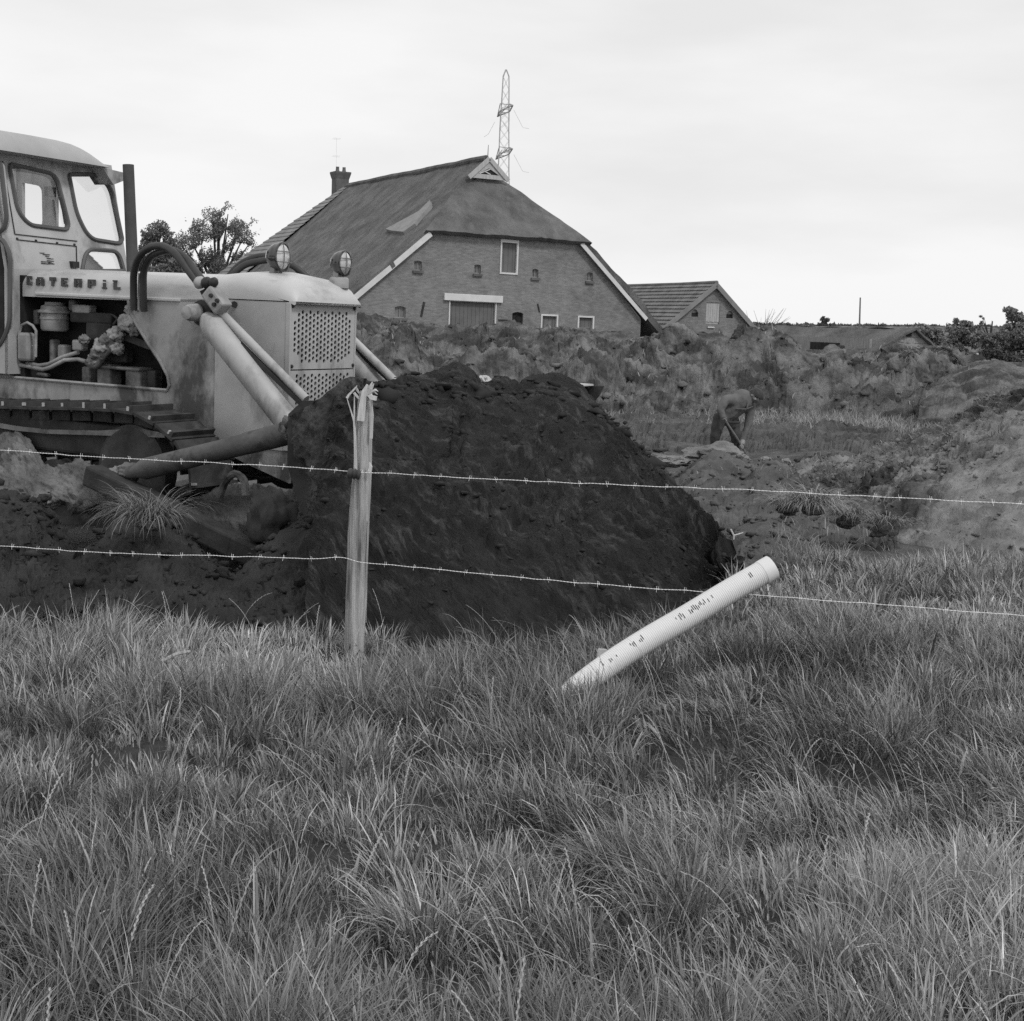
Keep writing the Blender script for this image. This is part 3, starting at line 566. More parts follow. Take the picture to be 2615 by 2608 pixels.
hd = MB().box(((hat[0]+hat[1])/2, .12, (hat[2]+hat[3])/2), (hat[1]-hat[0], .04, hat[3]-hat[2])).build('hatch', M['paleboard'], shed); nb = 6
for k in range(nb): wb = (hat[1]-hat[0])/nb; MB().box((hat[0]+wb*(k+.5), .07, (hat[2]+hat[3])/2+.05), (wb-.012, .03, hat[3]-hat[2]-.15+.05*(k % 2))).build('board', M['paleboard'], hd)
MB().box(((hat[0]+hat[1])/2-.12, -.04, hat[2]-.24), (.5, .1, .08)).build('sill', M['white'], hd)
for r in (wL, wR):
    f = MB().box(((r[0]+r[1])/2, .15, (r[2]+r[3])/2), (r[1]-r[0], .03, r[3]-r[2])).build('window', M['lime'], shed); MB().box(((r[0]+r[1])/2, .115, r[2]+.14), (r[1]-r[0]-.02, .03, .26)).build('pane', M['dark'], f)
VL = 14.3
tilerows('roof_tiles', shed, M['tile'], 17, lambda f: ((au-f*(aw-.3)/kL, -.22, aw-f*(aw-.3)+.05), (au-f*(aw-.3)/kL, VL, aw-f*(aw-.3)+.05), (-.6, 0, .8)), .03, .25, 13, .085)
tilerows('roof_tiles', shed, M['tile'], 17, lambda f: ((au+f*(aw-.7)/kR, -.22, aw-f*(aw-.7)+.05), (au+f*(aw-.7)/kR, VL, aw-f*(aw-.7)+.05), (.6, 0, .8)), .03, .25, 14, .085)
MB().tube([(au, -.25, aw+.08), (au, 5, aw+.04), (au, VL, aw+.06)], .13, 8).build('roof_ridge', M['tile'], shed, True)
for e_, k_ in ((lu, -1), (ru, 1)):
    MB().bar((au, -.27, aw-.08), (e_, -.27, .45 if k_ < 0 else .8), .08, .30).build('bargeboard', M['oldtile'], shed)
MB().bar((lu+.1, -.05, .62), (lu+1.9, -.05, .62), .12, .3).build('lintel', M['dark'], shed)

# --- low collapsed-looking shed further right
lo_ = at_y(2300, 905, 66); lo_[2] = float(at_y(2300, 925, 66)[2]); S3 = Frame(lo_, rad(24)); low = empty('low_shed', S3.matrix(), 'low weathered board shed with a sagging mossy roof half hidden by the spoil ridge', 'shed')
gu, gw = S3.on_v(2330, 838, 0); gl = S3.on_v(2236, 888, 0); gr = S3.on_v(2374, 878, 0)
pl = [(gl[0], -.3), (gr[0], -.3), (gr[0], gr[1]-.05), (gu, gw-.06), (gl[0], gl[1]-.05)]; MB().plate(pl, [], lambda a, c, d: (a, d, c), .08).build('wall', M['greyboard'], low)
hh = gw+.3; nbd = 7
for k in range(nbd):
    w0 = -.2+hh*k/nbd; t = max(0., min(1., (w0+.2-gl[1])/(gw-gl[1]))); t2 = max(0., min(1., (w0+.2-gr[1])/(gw-gr[1]))); a = gl[0]+(gu-gl[0])*t+.05; c = gr[0]+(gu-gr[0])*t2-.05
    if c-a > .15: MB().box(((a+c)/2, -.02+.004*(k % 2), w0+hh/nbd/2), (c-a, .025, hh/nbd-.025)).build('board', M['greyboard'], low)
q = brect(S3, 2281, 876, 2308, 905); dd = MB()
for k in range(3): MB().box((q[0]+(k+.5)*(q[1]-q[0])/3, -.05, (q[2]+q[3])/2), ((q[1]-q[0])/3-.03, .03, q[3]-q[2]-.04*k)).build('board', M['paleboard'], low)
q = brect(S3, 2313, 848, 2326, 860); MB().box(((q[0]+q[1])/2, -.05, (q[2]+q[3])/2), (q[1]-q[0], .03, q[3]-q[2])).build('hatch', M['dark'], low)
def lowroof(e_, nm, seed):
    P = []
    for i in range(9):
        f = i/8; row = []
        for j in range(31):
            v_ = -.3+11.5*j/30; k = .07*float(fbm(np.array([v_*.8]), np.array([f*3.]), 4, seed)[0]); row.append((gu+(e_[0]-gu)*f*1.15, v_, gw+(e_[1]-gw)*f*1.15+k-.25*math.sin(math.pi*j/30)*(.3+f)))
        P.append(row)
    Q = [[(p[0], p[1], p[2]-.1) for p in r] for r in P]; mb = MB().grid(P).grid(Q).grid([P[-1], Q[-1]]).grid([[r[0] for r in P], [r[0] for r in Q]]); mb.build(nm, M['thatch'], low, True)
lowroof(gl, 'roof', 3); lowroof(gr, 'roof', 4)
MB().box((gl[0]+.1, 6, .4), (.12, 11, 1.3)).build('wall', M['greyboard'], low); q_ = S3.on_u(2104, 896, gl[0]); MB().box((gl[0]+.03, q_[0], .62), (.05, 2.4, .36)).build('opening', M['dark'], low)  # the opening is a black box, its inner shade put into the colour

# --- house roof glimpsed through the cab
ho = at_y(215, 800, 92); ho[2] = 0; HF = Frame(ho, rad(18)); hs = empty('house', HF.matrix(), 'dark tiled house gable glimpsed through the lower cab window', 'house')
tu, tw = HF.on_v(200, 625, 0); t2 = HF.on_v(262, 688, 0); kk = (tw-t2[1])/(t2[0]-tu); hwid = (tw-2.4)/kk
MB().plate([(tu-hwid, 0), (tu+hwid, 0), (tu+hwid, 2.4), (tu, tw-.1), (tu-hwid, 2.4)], [], lambda a, c, d: (a, d, c), .3).build('wall', M['tile'], hs)
for s_ in (-1, 1): tilerows('roof_tiles', hs, M['tile'], 12, lambda f: ((tu+s_*f*hwid*1.05, -.3, tw-f*(tw-2.3)), (tu+s_*f*hwid*1.05, 9, tw-f*(tw-2.3)), (s_*.6, 0, .8)), .03, .3, 5, .06)

# --- trees and hedges: leaf clumps spread through the crown
def leaves(name, blobs, n, size, m, seed, parent=None, gap=.0, kind=None):
    r = np.random.default_rng(seed); bl = np.array(blobs, float); wgt = bl[:, 3]**2*1.0; wgt /= wgt.sum(); k = r.choice(len(bl), n, p=wgt)
    d = r.standard_normal((n, 3)); d /= np.linalg.norm(d, axis=1)[:, None]; rr = r.random(n)**.42; c = bl[k, :3]+d*(rr*bl[k, 3])[:, None]*np.array([1, 1, .85])
    if gap: kp = fbm(c[:, 0]*gap+c[:, 1]*.31, c[:, 2]*gap+c[:, 1]*.17, 3, seed) > -.10; c = c[kp]; n = len(c)
    a = r.standard_normal((n, 3)); a /= np.linalg.norm(a, axis=1)[:, None]; b_ = np.cross(a, r.standard_normal((n, 3))); b_ /= np.linalg.norm(b_, axis=1)[:, None]; s = size*r.uniform(.55, 1.4, n)[:, None]
    V = np.stack([c-a*s, c+b_*s*.55, c+a*s, c-b_*s*.55], 1).reshape(-1, 3); o = mesh_np(name, V, np.arange(4*n).reshape(-1, 4), np.zeros((0, 3), int), m)
    set_tone(o, np.repeat(np.clip(r.normal(1, .22, n), .5, 1.6), 4))
    if parent is not None: o.parent = parent
    return o
def tree(x, ybase, Y, blobs, n, size, seed, label, name='tree', group=None, gap=.6, m='leaf'):
    p = at_y(x, ybase, Y); z0 = float(ground(p[0], p[1])); root = empty(name, (p[0], p[1], z0), label, 'tree' if name == 'tree' else 'bush', group); r = random.Random(seed); bb = []
    for bx, by, br in blobs:
        c = at_y(bx, by, Y)-np.array([p[0], p[1], z0]); R = br/FPX*Y
        for _ in range(9):
            an_ = r.uniform(0, 6.28); q_ = R*.62*math.sqrt(r.random()); bb.append((c[0]+q_*math.cos(an_), r.uniform(-.6, .6)*R, c[2]+q_*math.sin(an_), R*r.uniform(.28, .55)))
    leaves('crown', bb, n, size, M[m], seed, root, gap); top = max(b_[2] for b_ in bb); t = MB(); t.tube([(0, 0, -.2), (.05, 0, top*.35), (.1, .05, top*.85)], [.035*top**.9, .028*top**.9, .01*top], 7)
    for b_ in bb[::5]: t.tube([(.05, 0, top*.3), (b_[0]*.5, b_[1]*.5, (top*.3+b_[2])/2+.2), b_[:3]], [.016*top, .011*top, .004*top], 5)
    t.build('trunk', M['bark'], root); return root
tree(555, 800, 135, [(560, 560, 55), (530, 605, 75), (600, 610, 70), (570, 660, 75), (625, 650, 45), (490, 620, 45), (500, 670, 60), (560, 700, 60)], 30000, .095, 41, 'open crowned tree with sky showing through, left of the farmhouse roof', gap=1.0)
tree(415, 800, 138, [(375, 600, 40), (410, 605, 45), (440, 630, 45), (380, 640, 50), (430, 670, 50), (370, 690, 50), (460, 690, 45)], 17000, .11, 42, 'darker lower tree next to the exhaust stack of the bulldozer', gap=.8)
tree(430, 800, 80, [(400, 690, 35), (440, 690, 42), (480, 705, 40), (400, 730, 50), (470, 735, 45)], 7000, .10, 43, 'dense dark bush seen under the hydraulic hoses', 'bush', gap=0)
tree(2362, 900, 125, [(2345, 848, 17), (2372, 845, 20), (2395, 856, 20), (2360, 870, 30), (2400, 880, 30)], 5000, .16, 44, 'low rounded bush behind the low shed gable', 'bush', m='farleaf', gap=0)
tree(2450, 910, 118, [(2440, 828, 18), (2462, 832, 20), (2430, 850, 25), (2470, 855, 28), (2450, 880, 40), (2490, 870, 25), (2420, 890, 30), (2480, 858, 18), (2500, 862, 20)], 9000, .15, 45, 'broad soft tree second from the right edge of the field', m='farleaf', gap=.3)
tree(2525, 910, 112, [(2510, 808, 12), (2530, 822, 16), (2508, 832, 14), (2500, 845, 16), (2525, 850, 14)], 2600, .13, 46, 'small tree with a forked top rising over the dark hedge', gap=.4)
tree(2592, 910, 130, [(2578, 792, 14), (2590, 805, 18), (2606, 815, 18), (2575, 830, 14), (2600, 840, 22), (2620, 830, 20), (2580, 850, 18)], 4500, .15, 47, 'pale tall tree at the right edge of the picture', m='farleaf', gap=.5)
tree(2570, 935, 105, [(2520, 870, 26), (2560, 865, 26), (2600, 868, 30), (2640, 868, 34), (2530, 900, 32), (2580, 905, 36), (2630, 905, 40), (2690, 880, 40)], 12000, .13, 48, 'dark dense thicket below the right hand trees', 'bush', gap=0)
tree(2106, 840, 150, [(2100, 815, 7), (2112, 818, 8), (2106, 828, 9)], 260, .2, 49, 'tiny wind bent tree standing on the hedge line', m='leaf', gap=0)
# bare shrub by the shed gable
p = at_y(1940, 838, 100); sh = MB(); r = random.Random(3)
for _ in range(34):
    a = r.uniform(-1.5, 1.5); l = r.uniform(.8, 2.0); q = np.array([p[0]+a*.5, p[1], p[2]-.5]); e_ = q+np.array([a*1.1, r.uniform(-.5, .5), l]); sh.tube([q, (q+e_)/2+np.array([r.uniform(-.15, .15), 0, .1]), e_], [.02, .014, .006], 4, False)
tag(sh.build('shrub', M['bark']), 'leafless twiggy shrub at the right foot of the brick shed roof', 'shrub')
# dike with its road and hedge line
Z_ = lambda x, y, Y: at_y(x, y, Y)
emb = [[Z_(x, 905, 118) for x in (1500, 1900, 2300, 2700, 3200)], [Z_(x, 843+(x-2000)*.006, 138) for x in (1500, 1900, 2300, 2700, 3200)], [Z_(x, 839+(x-2000)*.006, 146) for x in (1500, 1900, 2300, 2700, 3200)], [Z_(x, 900, 190) for x in (1500, 1900, 2300, 2700, 3200)]]
loft('embankment', emb, 160, 40, M['farsoil'], .10, .3, 201, 4, kind='structure', label='far dike')
rd = [[Z_(x, 843.6+(x-2000)*.006, 137.6) for x in (1900, 2050, 2180)], [Z_(x, 841+(x-2000)*.006, 138.5) for x in (1900, 2050, 2180)]]
rr1 = [np.array(q)+np.array([0, 0, .10]) for q in rd[0]]; rr2 = [np.array(q)+np.array([0, 0, .13]) for q in rd[1]]
mb = MB().grid([rr1, rr2]); tag(mb.build('road', M['plaster']), 'pale road edge on the dike', kind='structure')
r = np.random.default_rng(8); hb = []
for x in np.arange(1925, 2640, 5): c = at_y(x, 836+(x-2000)*.012+r.uniform(-3, 2), 150); hb.append((c[0], c[1], c[2], r.uniform(.25, .55)))
h_ = leaves('hedge', hb, 9000, .26, M['leaf'], 9); tag(h_, 'ragged dark hedge along the top of the far dike', 'hedge')
# wooden pole on the dike
a = at_y(2194.5, 842, 140); c = at_y(2197, 760, 140); tag(MB().tube([a-np.array([0, 0, .5]), a, c], [.1, .095, .07], 8).build('utility_pole', M['wood']), 'single dark wooden pole standing on the far dike', 'pole')
# white marker stake
a = at_y(2497, 922, 44); c = at_y(2496, 902, 44); tag(MB().tube([a-np.array([0, 0, .3]), c], [.035, .035], 6).build('marker_stake', M['white']), 'thin white stake before the dark thicket at right', 'stake')

# --- lattice pylon behind the barn
py = empty('pylon', (float(at_y(1290, 800, 200)[0]), 200, 0), 'slender steel lattice pylon rising behind the barn roof', 'pylon'); px0, pz = py.location.x, lambda y: float(at_y(1290, y, 200)[2])
def plc(y, wpx, xc):
    z = pz(y); h = wpx/FPX*200/2; cx = float(at_y(xc, y, 200)[0])-px0; return z, h, cx
lv = [plc(y, w, xc) for y, w, xc in ((900, 46, 1278), (760, 38, 1281), (560, 32, 1284), (480, 29, 1285.5), (432, 26.5, 1286), (395, 25, 1287), (360, 23.5, 1287.5), (330, 22, 1288), (305, 21, 1289), (284, 20, 1289.5), (260, 18, 1290.5), (230, 16.5, 1291.5), (196, 14.5, 1292.5), (178, 2, 1292.5))]
lg = MB(); br = MB()
for i in range(len(lv)-1):
    (z0, h0, c0), (z1, h1, c1) = lv[i], lv[i+1]
    for sx in (-1, 1):
        for sy in (-1, 1): lg.bar((c0+sx*h0, sy*h0, z0), (c1+sx*h1, sy*h1, z1), .11, .11)
    for s_ in (-1, 1):
        for (a, c) in (((-1, s_), (1, s_)), ((1, s_), (-1, s_)), ((s_, -1), (s_, 1)), ((s_, 1), (s_, -1))): br.bar((c0+a[0]*h0, a[1]*h0, z0), (c1+c[0]*h1, c[1]*h1, z1), .03, .03)
    for s_ in (-1, 1): lg.box((c0+s_*h0, 0, z0), (.16, h0*2, .2)) if 5 <= i <= 10 else None
lg.build('leg', M['pylon'], py); br.build('bracing', M['pylon'], py)
for (n0, n1, yy) in (((1310, 269), (1270, 298), 284), ((1309, 380), (1266, 407), 395)):
    zz = pz(yy); e0 = at_z(*n0, zz); e1 = at_z(*n1, zz)
    if not (150 < e0[1] < 260): e0 = at_y(*n0, 195)
    if not (150 < e1[1] < 260): e1 = at_y(*n1, 206)
    o_ = np.array([px0, 200, 0]); e0 = e0-o_; e1 = e1-o_; c = (e0+e1)/2; ar = MB(); s_ = np.array([.7, 0, 0])
    for k in (-1, 1): ar.bar(c+s_*k, e0, .13); ar.bar(c+s_*k, e1, .13); ar.bar(c+s_*k+np.array([0, 0, 1.0]), e0, .1); ar.bar(c+s_*k+np.array([0, 0, 1.0]), e1, .1)
    for t in (.25, .5, .75):
        for e_ in (e0, e1): q_ = c*(1-t)+e_*t; ar.bar(q_-s_*(1-t), q_+s_*(1-t), .08); ar.bar(q_-s_*(1-t), q_+np.array([0, 0, 1-t]), .08)
    A = ar.build('cross_arm', M['pylon'], py)
for p0, p1, p2, dpt in (((1312, 281), (1335, 326), (1351, 329), 195), ((1264, 311), (1247, 343), (1236, 350), 206), ((1312, 395), (1335, 438), (1351, 441), 195), ((1285, 313), (1298, 336), (1302, 340), 200)):
    o_ = np.array([px0, 200, 0]); MB().tube([at_y(*p0, dpt)-o_, at_y(*p1, dpt)-o_, at_y(*p2, dpt)-o_], .022, 5).build('insulator_string', M['pylon'], py)

# ================================================================ THE BULLDOZER
g0 = at_y(736, 773, 11.2); D0 = Frame(g0, rad(-27.5), rad(.8)); D = Frame(D0.pt(0, .46, -1.71), rad(-27.5), rad(.8))
dz = empty('bulldozer', D.matrix(), 'pale yellow crawler bulldozer with cab, raised hydraulic cylinders and perforated radiator grille', 'bulldozer')
HV = -.46
def S(x, y, v): u, w = D.on_v(x, y, v); return (u, v, w)
def S2(x, y, v): return D.on_v(x, y, v)
def poly(l, v): return [D.on_v(x, y, v) for x, y in l]
def side(v): return lambda a, c, d: (a, v+d, c)
# --- hood: lofted sheet metal with rounded shoulders
wt = S(560, 705, HV)[2]; ur = S(60, 690, HV)[0]; wb = S(60, 757, HV)[2]
def hsec(u, top, hw_, bot, rr=.13):
    pts = [(-hw_, bot)]
    for k in range(7): th = math.pi/2*k/6; pts.append((-hw_+rr-rr*math.cos(th), top-rr+rr*math.sin(th)))
    pts.append((0, top+.025)); pts += [(-p[0], p[1]) for p in pts[-2::-1]]
    return [(u, y, w) for y, w in pts]
b1 = S(330, 765, HV)[2]; hs_ = [hsec(ur-.03, wt-.03, .445, wb), hsec(ur+.03, wt, .458, wb), hsec(ur+1.2, wt, .46, (wb+b1)/2), hsec(-.80, wt, .46, wb+.02)]
m = MB(); m.grid(hs_); m.add(hs_[0], [tuple(range(len(hs_[0])))]); H = m.build('hood', M['yellowtop'], dz, True)
tn = S(686, 704, HV)[2]; bn = S(736, 771, HV)[2]+.005
ns = [hsec(-.80, wt+.012, .470, S(588, 763, HV)[2], .14), hsec(-.55, tn+.022, .475, bn, .15), hsec(-.3, tn+.02, .475, bn, .16), hsec(-.10, tn-.01, .475, bn, .17), hsec(.02, tn-.07, .475, bn, .14), hsec(.07, tn-.15, .472, bn, .08), hsec(.085, tn-.19, .470, bn, .03)]
m = MB(); m.grid(ns); m.add(ns[-1], [tuple(range(len(ns[-1])))]); m.build('nose_cap', M['yellowtop'], dz, True)
MB().box((ur+1.0, HV-.004, wb+.03), (1.7, .02, .03)).build('hood_rib', M['yellowtop'], dz, bevel=.008)
# --- lettering on the hood side
def stroke_letter(ch):
    q = {'C': [(0, 0, .38, 1), (.38, .72, 1, 1), (.38, 0, 1, .28), (.72, .60, 1, .72), (.72, .28, 1, .38)], 'A': [(0, 0, .36, .8), (.64, 0, 1, .8), (.14, .8, .86, 1), (.36, .28, .64, .48)], 'T': [(.32, 0, .68, .7), (0, .7, 1, 1), (0, .58, .2, .7), (.8, .58, 1, .7)],
         'E': [(0, 0, .38, 1), (.38, .74, 1, 1), (.38, .39, .85, .62), (.38, 0, 1, .26)], 'R': [(0, 0, .36, 1), (.36, .76, 1, 1), (.66, .42, 1, .76), (.36, .36, .9, .5), (.62, 0, 1, .36)], 'P': [(0, 0, .38, 1), (.38, .76, 1, 1), (.66, .44, 1, .76), (.38, .32, 1, .5)],
         'I': [(.28, 0, .72, .66), (.28, .78, .72, 1), (.1, 0, .9, .16)], 'L': [(.1, 0, .5, 1), (.5, 0, 1, .28), (0, .84, .6, 1)]}
    return q[ch]
for ch, x0, y0, x1, y1 in (('C', 70, 705, 83, 728), ('A', 94, 708, 114, 730), ('T', 128, 708, 144, 731), ('E', 158, 710, 174, 732), ('R', 191, 712, 210, 734), ('P', 226, 714, 245, 736), ('I', 261, 715, 275, 738), ('L', 290, 716, 308, 740)):
    a = S2(x0, (y0+y1)/2, HV); c = S2(x1, (y0+y1)/2, HV); lo_w = S2((x0+x1)/2, y1, HV)[1]; hi_w = S2((x0+x1)/2, y0, HV)[1]; mb = MB()
    for i_, (p, q, r_s, s_s) in enumerate(stroke_letter(ch)): e_ = .0004*i_; mb.box((a[0]+(c[0]-a[0])*(p+r_s)/2, HV-.006-e_/2, lo_w+(hi_w-lo_w)*(q+s_s)/2), ((c[0]-a[0])*(r_s-p), .012+e_, (hi_w-lo_w)*(s_s-q)))
    mb.build('letter', M['letter'], H)
# --- side frame sheet with the engine opening
sp = [(329, 766), (588, 764), (736, 773), (738, 1235), (640, 1190), (560, 1150), (470, 1060), (425, 1045), (0, 1016), (-200, 1010), (-200, 946), (0, 961), (428, 997), (434, 985), (430, 960), (410, 922), (385, 885), (350, 828), (335, 800), (329, 785)]
pl = poly(sp, HV); m = MB(); m.plate(pl, [], side(HV), .03); m.build('side_frame', M['yellowdirt'], dz)
m = MB(); m.plate([(p[0], p[1]) for p in pl], [], side(-HV-.03), .03); m.build('side_frame', M['yellowdirt'], dz)
lip = poly([(-200, 946), (0, 961), (428, 997), (434, 985), (430, 960), (410, 922), (385, 885), (350, 828), (335, 800), (329, 766)], HV); MB().tube([(u, HV-.005, w) for u, w in lip], .016, 6).build('opening_rim', M['yellowdirt'], dz)
MB().box((-1.2, .1, .62), (3.4, .72, .35)).build('belly_guard', M['track'], dz)
# panel joint and latch
u0, w0 = S2(588, 766, HV); MB().tube([S(598, 777, HV-.006), S(598.5, 778, HV-.03)], .026, 12).build('latch', M['blackmetal'], dz)
MB().bar(S(560, 763, HV-.002), S(735, 772, HV-.002), .006, .012).build('panel_joint', M['dark'], dz)
# --- radiator grille: perforated steel in two panels
def gr(v, w): return (v, w)
def grille(name, x0v, x1v, w0, w1, hv0, hv1, hw0, hw1, cut, uo):
    outer = [(x0v, w0), (x1v, w0), (x1v, w1), (x0v, w1)]; holes = []; dx = .104; dy = .0445; r = .0182; cols = int((hv1-hv0)/dx*2)+1
    for i in range(cols+1):
        v = hv0+i*dx/2
        if v > hv1: break
        n = int((hw1-hw0)/dy)+1
        for j in range(n+1):
            w = hw0+j*dy+(dy/2 if i % 2 else 0)
            if w > hw1: continue
            a = min(v-hv0, hv1-v); c_ = min(w-hw0, hw1-w)
            if cut and a+c_ < .085: continue
            holes.append([(v+r*math.cos(math.pi*2*k/9), w+r*math.sin(math.pi*2*k/9)) for k in range(9)])
    m = MB(); m.plate(outer, holes, lambda a, c, d: (uo-d, a, c), .012); return m.build(name, M['yellow'], dz)
wg0 = S(735, 945, HV)[2]; wg1 = bn-.008
G1 = grille('grille', -.455, .455, wg0+.004, wg1, -.40, .41, wg0+.07, wg1-.065, True, .03)
G2 = grille('grille', -.455, .455, .52, wg0-.006, -.36, .37, .58, wg0-.035, False, .03)
for v in (-.44, .44):
    for w in (wg0+.03, wg1-.03): MB().lathe([(.016, 0), (.014, .012), (.004, .016)], (.03, v, w), (1, 0, 0), 8).build('bolt', M['blackmetal'], G1)
MB().box((-.02, 0, (wg1+.5)/2), (.03, .88, wg1-.5)).build('radiator_core', M['dark'], dz)
for s_ in (-1, 1): MB().box((-.36, s_*.464, (wg1+.5)/2), (.76, .012, wg1-.5)).build('radiator_panel', M['yellow'], dz)
for s_ in (-1, 1): MB().box((.012, s_*.466, (wg1+.5)/2), (.05, .02, wg1-.5)).build('corner_strip', M['yellow'], dz, bevel=.006)
# --- headlights
def lamp(x, y, rpx, bx, by, v):
    c = Vector(S(x, y, v)); k = rpx/FPX*11; base = Vector(S(bx, by, v)); ax = Vector((1, .10, .0)).normalized()
    L_ = MB().lathe([(.012, -k*.95), (k*.45, -k*.88), (k*.8, -k*.55), (k*.98, -k*.1), (k*1.0, k*.15), (k*1.05, k*.22), (k*1.05, k*.32), (k*.92, k*.34), (k*.90, k*.26)], c, ax, 24).build('headlight', M['chrome'], dz, True)
    MB().lathe([(k*.9, 0), (k*.8, .012), (k*.45, .03), (.002, .036)], c+ax*k*.24, ax, 20).build('lens', M['lens'], L_, True)
    x_ = ax.cross(Vector((0, 0, 1))).normalized(); y_ = x_.cross(ax); gm = MB()
    for o_ in (-.36, .36):
        pa = [c+ax*(k*.36+.03*math.cos(t))+x_*o_*k+y_*math.sin(t)*k*.95 for t in np.linspace(-1.35, 1.35, 9)]; gm.tube(pa, .0045, 5)
        pa = [c+ax*(k*.36+.03*math.cos(t))+y_*o_*k+x_*math.sin(t)*k*.95 for t in np.linspace(-1.35, 1.35, 9)]; gm.tube(pa, .0045, 5)
    gm.build('lens_guard', M['greymetal'], L_)
    st = MB(); st.lathe([(.085, -.06), (.085, .015), (.075, .03), (.06, .035)], base, (0, 0, 1), 16); st.box(base+Vector((0, 0, .06)), (.05, .11, .08)); st.bar(base, c-Vector((0, 0, k*.8)), .04); st.build('lamp_bracket', M['lightmetal'], L_, True)
M['lens'] = mat('headlight_lens', .45, .62, 8, .12, spec=.7)
lamp(714, 656, 38, 704, 712, -.17); lamp(874, 672, 34, 866, 718, .30)
# --- exhaust stack and roof prop
m = MB(); a = S(339, 695, -.05); c = S(327.5, 421, -.05); m.tube([a, c], [.053, .050], 20); m.build('exhaust_stack', M['stackmetal'], dz, True)
# --- cab: raked two-pane front wall, near door wall, far wall, rear wall, domed roof
U0, KR, W0 = -3.06, .22, 1.9
def onf(x, y):
    n_ = D.u+KR*D.w; d = ray(x, y); t = ((U0+KR*W0)-n_@(EYE-D.o))/(n_@d); l = D.loc(EYE+d*t); return (float(l[1]), float(l[2]))
def uf_at(w): return U0-KR*max(0.0, w-W0)
def front(off=0): return lambda a, c, d: (uf_at(c)+off-d, a, c)
VN, VF = -.57, onf(327, 690)[0]
def cf(l, r): return rloop([onf(x, y) for x, y in l], r, 5)
w1h = cf([(21, 418), (142, 446), (178, 588), (74, 575), (44, 540)], [.06, .10, .09, .14, .12])
w2h = cf([(175, 446), (246, 446), (283, 478), (312, 615), (302, 622), (226, 610), (194, 545)], [.03, .10, .12, .06, .04, .14, .1])
w3h = cf([(208, 692), (219, 636), (302, 642), (316, 692)], [.01, .12, .14, .01])
cab = MB().plate([(VN, .95), (VF, .95), (VF, 1.9), (VF, 2.99), (VN, 2.99), (VN, 1.9)], [w1h, w2h, w3h], front(), .04).build('cab', M['yellow'], dz)
sidep = [(uf_at(.95)-.001, .95), (uf_at(1.9)-.001, 1.9), (uf_at(2.99)-.001, 2.99), (-4.6, 2.99), (-4.6, .95)]
w4h = rloop([S2(x, y, VN) for x, y in ((-110, 400), (2, 412), (19, 560), (8, 592), (-105, 580))], [.05, .06, .12, .08, .1], 5)
w5h = rloop([S2(x, y, VN) for x, y in ((-110, 615), (8, 608), (27, 650), (26, 830), (0, 890), (-105, 890))], [.05, .08, .1, .1, .12, .1], 5)
SW = MB().plate(sidep, [w4h, w5h], side(VN), .04).build('cab_wall', M['yellow'], cab)
fA = rloop([S2(x, y, VF) for x, y in ((30, 466), (114, 476), (116, 583), (34, 574))], .08, 4); upi = S2(150, 520, VF)[0]
MB().plate([(upi, 1.0), (upi, 2.98), (-4.6, 2.98), (-4.6, 1.0)], [[(max(p[0], -4.5), p[1]) for p in fA]], side(VF-.04), .04).build('cab_wall', M['yellow'], cab)
MB().box(((upi+U0)/2-.02, VF-.03, 1.3), (U0-upi-.06, .03, .9)).build('cab_wall', M['yellow'], cab); MB().box(((upi+uf_at(2.9))/2-.02, VF-.03, 2.95), (uf_at(2.9)-upi-.06, .03, .07)).build('roof_rail', M['yellow'], cab)
MB().plate([(VN+.05, 1.0), (VF-.05, 1.0), (VF-.05, 2.98), (VN+.05, 2.98)], [rloop([(VN+.08, 1.3), (VF-.08, 1.3), (VF-.08, 2.9), (VN+.08, 2.9)], .1)], lambda a, c, d: (-4.6+d, a, c), .03).build('cab_wall', M['yellow'], cab)
for h in (w1h, w2h, w3h):
    lp = [(uf_at(w)+.006, v, w) for v, w in h]; WN = MB().tube(lp+[lp[0], lp[1]], .021, 6).build('window_seal', M['seal'], cab, True); MB().plate(h, [], front(-.02), .005).build('pane', M['glass'], WN)
for h, mm in ((w4h, 'glass'), (w5h, 'dark')):
    lp = [(u, VN-.006, w) for u, w in h]; WN = MB().tube(lp+[lp[0], lp[1]], .021, 6).build('window_seal', M['seal'], cab, True); MB().plate(h, [], side(VN+.02), .006).build('pane', M[mm], WN)
def FPt(x, y, off=.004): v, w = onf(x, y); return Vector((uf_at(w)+off, v, w))
for a_, c_ in (((37, 598), (196, 616)), ((42, 612), (194, 629)), ((194, 629), (195, 668)), ((6, 412), (37, 598))): MB().bar(FPt(*a_), FPt(*c_), .008, .010, up=(1, 0, 0)).build('cab_seam', M['blackmetal'], cab)
for x, y in ((43, 610), (91, 615), (145, 621), (189, 625)): MB().lathe([(.013, 0), (.010, .01)], FPt(x, y, .002), (1, 0, 0), 8).build('rivet', M['blackmetal'], cab)
em = MB(); r = random.Random(2)
for k in range(16): x = 100+r.random()*26; y = 645+r.random()*30; l = 7+r.random()*10; em.bar(FPt(x, y), FPt(x+l, y+l*.08+r.uniform(-1, 1)), .005, .006+.006*r.random(), up=(1, 0, 0))
em.build('worn_emblem', M['letter'], cab)
MB().box(FPt(186, 676, .02), (.05, .08, .06)).build('door_latch', M['blackmetal'], cab)
MB().tube([FPt(150, 505, .03), FPt(153, 530, .03), FPt(160, 572, .03)], .010, 6).build('wiper_arm', M['blackmetal'], cab); MB().box(FPt(148, 490, -.1), (.05, .10, .09)).build('mirror', M['yellowdirt'], cab)
